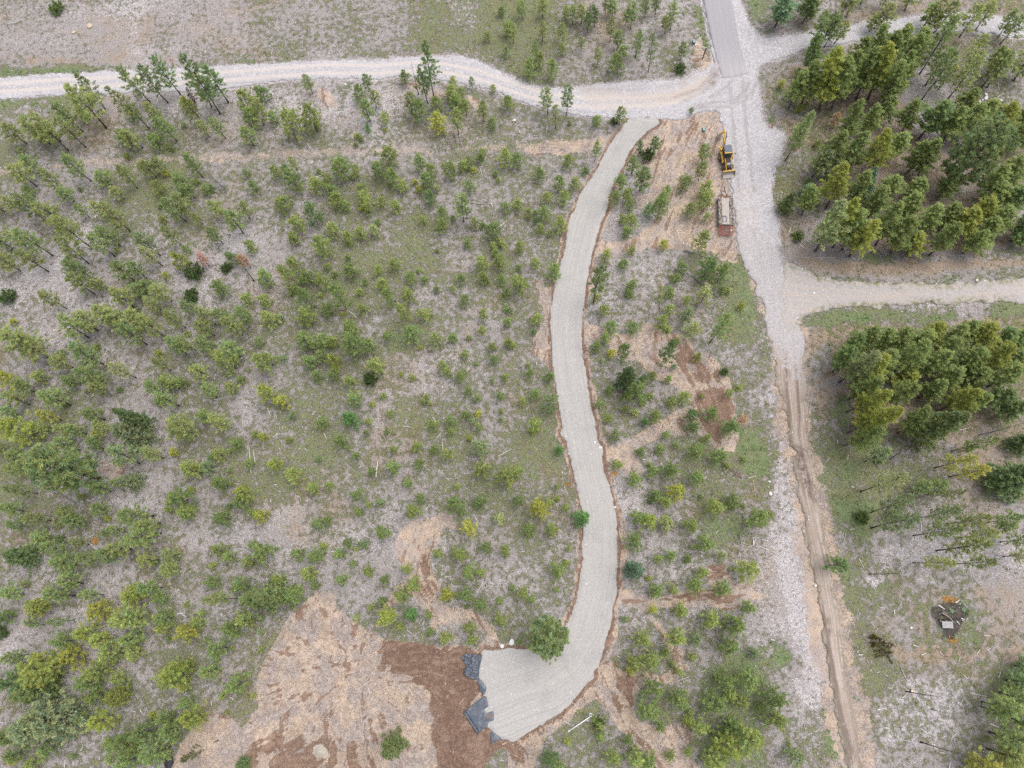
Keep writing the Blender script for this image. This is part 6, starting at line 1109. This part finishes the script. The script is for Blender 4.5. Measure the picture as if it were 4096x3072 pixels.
MB().cyl((0, 0, 0), (vb-va), .085, n=16).build('pipe', pvc, t, True); MB().cyl(-(vb-va)*.01, (vb-va)*.04, .115, n=16).build('end_fitting', pvc, t, True); MB().cyl((vb-va)*.95, (vb-va)*1.0, .125, n=16).build('end_fitting', pvc, t, True)
def crumple(px, py, w_, h_, rot, label, seed):
    rg = np.random.default_rng(seed); B = at(px, py); b = MB(); n = 9; z0 = hz(B[0], B[1])
    vv = [[b.bm.verts.new((w_*(i/(n-1)-.5)+rg.normal(0, w_*.04), h_*(j/(n-1)-.5)+rg.normal(0, h_*.04), .06+.22*rg.random())) for j in range(n)] for i in range(n)]
    for i in range(n-1):
        for j in range(n-1):
            if ((i-3.5)/4.2)**2+((j-3.5)/4.2)**2 < 1+rg.normal(0, .12) and rg.random() > .12: b.bm.faces.new((vv[i][j], vv[i+1][j], vv[i+1][j+1], vv[i][j+1]))
    for v in [v for v in b.bm.verts if not v.link_faces]: b.bm.verts.remove(v)
    o = b.build('plastic_scrap', simple('scrap_white', (.66, .70, .72), .4, .2, 3) if 'scrap_white' not in bpy.data.materials else bpy.data.materials['scrap_white']); o.location = (B[0], B[1], z0+.1); o.rotation_euler.z = rot; tag(o, label, 'plastic scrap', 'crumpled white plastic')
crumple(2366, 2863, 1.1, .55, -.9, 'crumpled white plastic wrapped over the upper end of the pipe', 1); crumple(2361, 2879, 1.15, .45, .2, 'crumpled white plastic strip below the end of the pipe', 2); crumple(2384, 2871, .55, .7, .3, 'crumpled bluish white plastic right of the pipe end', 3)
wr = simple('white_rock', (.66, .65, .63), .85, .15, 5); gr2 = simple('grey_rock', (.40, .39, .38), .9, .25, 4)
def boulder(px, py, w_, label, m_=None, seed=0, name='boulder', flat=.6):
    B = at(px, py); s_ = w_*K*.0475*.55; v, f = rocks(np.array([0.]), np.array([0.]), np.array([0.]), np.array([1.]), seed); bm = bmesh.new(); bmesh.ops.create_icosphere(bm, subdivisions=3, radius=1); rg = np.random.default_rng(seed)
    o3 = rg.normal(0, 2, 3)
    for vv in bm.verts:
        c_ = np.array(vv.co); k = 1+.32*(fbm(np.array([c_[0]*1.1+o3[0]+c_[2]]), np.array([c_[1]*1.1+o3[1]-c_[2]*.6]), 1.0, seed+3, 3)[0]-.5)*2; vv.co = Vector(c_*k*s_*np.array([1.15, .9, flat]))
    me = bpy.data.meshes.new(name); bm.to_mesh(me); bm.free(); me.materials.append(m_ or wr); o = link(name, me); o.location = (B[0], B[1], hz(B[0], B[1])+s_*flat*.45+.06); o.rotation_euler.z = rg.random()*6; tag(o, label, 'boulder', 'pale boulders'); return o
BO = [((1,3), 2125, 605, 28, 'white boulder above the upper edge of the gravel turnaround'), ((1,3), 2207, 575, 36, 'largest white boulder, left of the big tufted pine'), ((2,2), 765, 548, 24, 'white boulder on the right rim of the driveway'), ((2,2), 717, 503, 18, 'white stone on the driveway beside the rim boulder'), ((2,2), 468, 452, 16, 'white stone at the left rim of the driveway'), ((2,2), 892, 1064, 14, 'small white stone on the dark right edge of the driveway'),
 ((3,0), 1880, 850, 30, 'largest white boulder of the rock cluster in the stand'), ((3,0), 1880, 820, 26, 'pale boulder topmost in the rock cluster in the stand'), ((3,0), 1850, 868, 15, 'small round white boulder in the rock cluster'), ((3,0), 1826, 884, 20, 'white boulder lower left in the rock cluster'), ((3,0), 1790, 898, 24, 'greyish boulder lowest in the rock cluster'), ((3,0), 2008, 872, 20, 'lone white boulder right of the rock cluster'),
 ((3,2), 22, 948, 22, 'round white boulder left of the white chip strip'), ((3,2), 15, 843, 16, 'smaller white boulder above the round one by the chip strip'), ((2,0), 1405, 550, 16, 'white boulder in grass below the signpost'), ((2,0), 20, 1042, 24, 'pale block below the long gravel road'), ((2,0), 1585, 392, 18, 'white stone beside the upper green utility box'),
 ((0,0), 775, 225, 46, 'tan flat rock in the open ground above the long road'), ((0,0), 640, 280, 34, 'smaller tan rock left of the flat tan rock'), ((1,0), 775, 732, 15, 'white stone below the long gravel road near the old scrape'), ((1,0), 900, 742, 13, 'white stone right of the one near the old scrape'), ((3,3), 1232, 447, 16, 'white stone on brown grass left of the burn pile'), ((3,3), 405, 82, 18, 'white stone on the dirt track above the chip strip'), ((3,1), 395, 875, 20, 'white stone on the side road by its mouth'), ((3,1), 1800, 765, 18, 'white stone on the far upper edge of the side road')]
tanrock = simple('tan_rock', (.50, .41, .30), .9, .2, 5)
for k, ((c_, r_), a, b, w_, l) in enumerate(BO): boulder(*T(c_, r_, a, b), w_, l, tanrock if 'tan' in l.split() else (gr2 if 'greyish' in l else wr), 50+k, flat=.3 if 'tan' in l else .6)
# heap of pale gravel on the lower pad
c = at(*T(1, 3, 555, 1515)); n = 46; xx = np.linspace(-2.2, 2.2, n); A, Bm = np.meshgrid(xx, xx, indexing='ij'); rr = np.hypot(A*1.35, Bm*1.5)+.7*(fbm(A+9, Bm+9, 1.1, 33, 4)-.5)*2
zz_ = height(A+c[0], Bm+c[1])-.05+.42*sstep(1.62, .0, rr)+.05*(fbm(A, Bm, .22, 35, 2)-.5); keep = rr < 1.62; ii = np.arange(n*n).reshape(n, n); kq = keep[:-1, :-1] & keep[1:, 1:] & keep[1:, :-1] & keep[:-1, 1:]; qd = np.stack([ii[:-1, :-1], ii[1:, :-1], ii[1:, 1:], ii[:-1, 1:]], -1)[kq]
us = np.unique(qd); rm = np.full(n*n, -1); rm[us] = np.arange(len(us))
o = link('gravel_heap', mesh_np('gravel_heap', np.stack([A.ravel()[us]+c[0], Bm.ravel()[us]+c[1], zz_.ravel()[us]+.06], 1), rm[qd], stone_mat('heap_gravel', [(.34, (.28, .24, .195)), (.5, (.38, .335, .285)), (.68, (.50, .46, .41))], lambda g_, b_, f_, *z_: b_), smooth=True)); tag(o, 'pale heap of gravel on the brown soil of the lower pad', 'gravel heap')
boulder(*T(0, 3, 1470, 1605), 62, 'black lump lying at the left foot of the tan dirt mound', simple('black_lump', (.035, .035, .042), .6, .6, 2.5), 91, 'dark_lump', .5)['category'] = 'dark lump'

# ------------------------------------------------------------------ trees that lie cut on the ground
def felled(butt, tip, key, w_, col, label, lift=.55, name='felled_tree', bark=(.16, .14, .13, 1)):
    A = at(*butt); Bt = at(*tip); gA = float(gz[((np.clip(int((A[0]-X0)/RES), 0, nx-1))*ny)+int((A[1]-Y0)/RES)]); gB = float(gz[((np.clip(int((Bt[0]-X0)/RES), 0, nx-1))*ny)+int((Bt[1]-Y0)/RES)])
    va = Vector((A[0], A[1], gA+.12)); vb = Vector((Bt[0], Bt[1], gB+lift)); q = KIND[key[0]]; ln = (vb-va).length; sc = w_*K*.0475/2/q['R']
    o = empty(name, va, 0); o.matrix_world = Matrix.Translation(va) @ Vector((0, 0, 1)).rotation_difference((vb-va).normalized()).to_matrix().to_4x4() @ Matrix.Diagonal((sc, sc, ln/q['H'], 1))
    tag(o, label, 'felled tree'); tm, cm = MESH[key]; a = link('trunk', tm, o); a.color = bark
    if cm: link('crown', cm, o).color = (*col, 1)
    return o
Z2 = lambda a, b: (640+a*.3307, 2900+b*.3307); Z3 = lambda a, b: (3440+a*.252, 2500+b*.252)
felled(Z2(770, 150), Z2(290, 425), ('L', 1), 105, (.165, .19, .05), 'cut green pine lying across the tan dirt mound')
felled(Z3(512, 607), Z3(150, 160), ('L', 2), 170, (.165, .135, .035), 'cut olive pine lying on brown grass by the dirt track')
felled(T(0, 2, 420, 885), T(0, 2, 790, 1095), ('G', 1), 90, (0, 0, 0), 'bleached fallen tree with bare branches under the big grey-green pine', bark=(.36, .35, .36, 1))
felled(T(0, 0, 1712, 965), T(0, 0, 1640, 800), ('L', 4), 70, (.085, .040, .022), 'scorched brown fallen tree below the long gravel road', 1.6, bark=(.06, .035, .025, 1))
felled(T(1, 1, 55, 1620), T(1, 1, 230, 1560), ('G', 2), 120, (0, 0, 0), 'tangle of pale dead branches lying in the open scrub', bark=(.42, .40, .40, 1))
felled(T(2, 2, 1985, 815), T(2, 2, 1780, 640), ('G', 0), 95, (0, 0, 0), 'fallen dead tree with pale twigs beside the green strip', bark=(.33, .26, .25, 1))

# ------------------------------------------------------------------ labels: each names its look and the landmark it stands nearest to
LM = [((2912, 620), 'the backhoe'), ((2900, 860), 'the trailer'), ((2815, 225), 'the signpost'), ((905, 1040), 'the two orange pines'), ((37, 1189), 'the far-left dark bush'),
 ((250, 1870), 'the huge grey-green pine'), ((535, 1690), 'the paired dark firs'), ((1890, 2790), 'the black fabric'), ((1508, 1880), 'the standing white trunk'), ((1395, 1675), 'the bluish larch'), ((2328, 2073), 'the driveway larch'),
 ((2196, 2549), 'the big tufted pine'), ((2543, 2277), 'the round driveway fir'), ((2320, 2890), 'the white pipe'), ((3000, 2150), 'the heap of white logs'), ((3790, 2480), 'the pallet'), ((3525, 2600), 'the cut olive pine'), ((1556, 3008), 'the lone pad fir'),
 ((890, 2990), 'the tan dirt mound'), ((686, 248), 'the red-and-white marker'), ((1545, 410), 'the forked white log'), ((1725, 290), 'the tall roadside pine'), ((2510, 490), 'the top of the driveway'), ((3092, 503), 'the yellow-topped marker'), ((3180, 1160), 'the side road mouth'),
 ((3910, 620), 'the big blue-green pine'), ((3780, 1690), 'the broad stand-edge fir'), ((80, 1710), 'the broad yellow pine'), ((2760, 1440), 'the raked dirt patch'), ((1002, 1837), 'the paired white poles'), ((775, 1188), 'the round scrub bush'), ((1280, 3005), 'the gravel heap'), ((140, 2890), 'the huge grey fir'),
 ((227, 40), 'the lone upper-left bush'), ((2594, 620), 'the dark driveway bush'), ((2970, 1680), 'the trackside orange pine'), ((3345, 465), 'the stand’s orange pine'), ((1700, 2190), 'the scraped scrub track'), ((900, 2160), 'the pale chip streak'), ((3340, 870), 'the dense upper stand')]
ORD = ['nearest', 'second nearest', 'third nearest', 'fourth nearest', 'fifth nearest', 'sixth nearest', 'seventh nearest', 'eighth nearest', 'ninth nearest', 'tenth nearest', 'eleventh nearest', 'twelfth nearest', 'thirteenth nearest', 'fourteenth nearest', 'fifteenth nearest', 'sixteenth nearest', 'seventeenth nearest', 'eighteenth nearest']
def sector(dx, dy):
    a = math.degrees(math.atan2(-dy, dx)) % 360
    return ['right', 'upper right', 'above', 'upper left', 'left', 'lower left', 'below', 'lower right'][int((a+22.5)//45) % 8]
def place_labels(items):
    """items: (object or None, x, y, look) of ONE kind -> label by landmark, side and order of nearness"""
    bins = {}
    for it in items:
        d_ = [(math.hypot(it[1]-p[0], it[2]-p[1]), i) for i, (p, _) in enumerate(LM)]; dist, i = min(d_)
        bins.setdefault((i, sector(it[1]-LM[i][0][0], it[2]-LM[i][0][1])), []).append((dist, it))
    for (i, sec), lst in bins.items():
        for k, (dist, it) in enumerate(sorted(lst, key=lambda q: q[0])):
            if it[0] is not None: it[0]['label'] = f"{it[3]}, {ORD[min(k, len(ORD)-1)]} {LM[i][1]}, {sec+' it' if sec in ('above', 'below') else sec+' of it'}"
def look(t):
    k = t['kind']; sz = 'large' if t['w'] > 82 else ('small' if t['w'] < 52 else 'mid-sized')
    form = {'L': 'slender', 'D': 'tall', 'Y': 'bushy'}.get(k, sz); c_ = t.get('col')
    tone = {'O': 'orange', 'G': 'bare grey', 'K': 'bare', 'A': 'bright green', 'B': 'dark green'}.get(k) or SHADEW.get(t['shade']) or 'green'
    if k in 'LYD': return f"{form} {tone} pine"
    return {'F': f'{sz} {tone} fir', 'P': f'{sz} {tone} tufted pine', 'A': f'{sz} bright green larch', 'O': 'orange dead pine', 'G': 'bare grey dead tree', 'K': 'thin bare dark pole', 'B': f'{tone} round shrub'}[k]
for kinds, cat in (('LYD', None), ('F', None), ('P', None), ('A', None), ('O', None), ('G', None), ('K', None), ('B', None)):
    place_labels([(t.get('obj'), *t['cen'], look(t)) for t in trees if t['kind'] in kinds])
GRP = dict(L='slender pines', Y='young pines in the scrub', D='tall pines in the dense stands', F='firs', P='long-needled pines', A='larches', O='orange dead pines', G='bare grey trees', K='bare poles', B='round shrubs')
for t in trees:
    if t.get('obj'): t['obj']['category'] = CATS[t['kind']]; t['obj']['group'] = GRP[t['kind']]
place_labels([(o, x, y, f"{'long' if L > 3 else 'short'} {TONEW[tone]} log") for o, x, y, tone, L in loglist])
for o, x, y, tone, L in loglist: o['category'] = 'log'; o['group'] = 'fallen logs lying on the ground'
def local_labels(lst, where, cx_, cy_, group):
    sec = {}
    for o, x, y, tone, L in lst: sec.setdefault((TONEW[tone], sector(x-cx_, y-cy_)), []).append((L, o, x, y))
    for (tw, s_), l in sec.items():
        for k, (L, o, x, y) in enumerate(sorted(l, key=lambda q: -q[0])):
            o['label'] = f"{['longest', 'second longest', 'third longest', 'fourth longest', 'fifth longest', 'sixth longest', 'seventh longest'][min(k, 6)]} {tw} log on the {s_} side of {where}"; o['category'] = 'log'; o['group'] = group
local_labels(heap, 'the white log heap', 3000, 2165, 'logs in the white heap'); local_labels(burnt, 'the burn pile', 3790, 2478, 'logs on the burn pile')

# ------------------------------------------------------------------ light: bright overcast
w = bpy.data.worlds.new('World'); scene.world = w; w.use_nodes = True; nt = w.node_tree; nt.nodes.clear()
bg = nt.nodes.new('ShaderNodeBackground'); out = nt.nodes.new('ShaderNodeOutputWorld'); sky = nt.nodes.new('ShaderNodeTexSky')
sky.sky_type = 'NISHITA'; sky.sun_disc = False; sky.sun_elevation = R(70); sky.sun_rotation = R(60); sky.dust_density = 4.0; sky.air_density = 1.0; sky.ozone_density = 1.0
hs = nt.nodes.new('ShaderNodeHueSaturation'); hs.inputs['Saturation'].default_value = .30                # cloud greys the sky
nt.links.new(sky.outputs[0], hs.inputs['Color']); nt.links.new(hs.outputs[0], bg.inputs[0]); bg.inputs[1].default_value = .15; nt.links.new(bg.outputs[0], out.inputs[0])
sd = bpy.data.lights.new('sun', 'SUN'); so = bpy.data.objects.new('sun', sd); COL.objects.link(so); sd.energy = .9; sd.angle = R(50); sd.color = (1, .97, .93)
el, az = R(70), R(60)   # azimuth clockwise from +Y, as the sky texture turns
dirv = Vector((math.sin(az)*math.cos(el), math.cos(az)*math.cos(el), math.sin(el))); so.rotation_euler = dirv.to_track_quat('Z', 'Y').to_euler()
vs = scene.view_settings; vs.view_transform = 'Standard'; vs.look = 'None'; vs.gamma = 1.0; vs.exposure = EXPO; vs.use_curve_mapping = False
scene.cycles.max_bounces = 5; scene.cycles.diffuse_bounces = 3; scene.cycles.transparent_max_bounces = 4; scene.cycles.use_denoising = False; scene.cycles.denoiser = 'OPENIMAGEDENOISE'; scene.cycles.denoising_input_passes = 'RGB_ALBEDO_NORMAL'
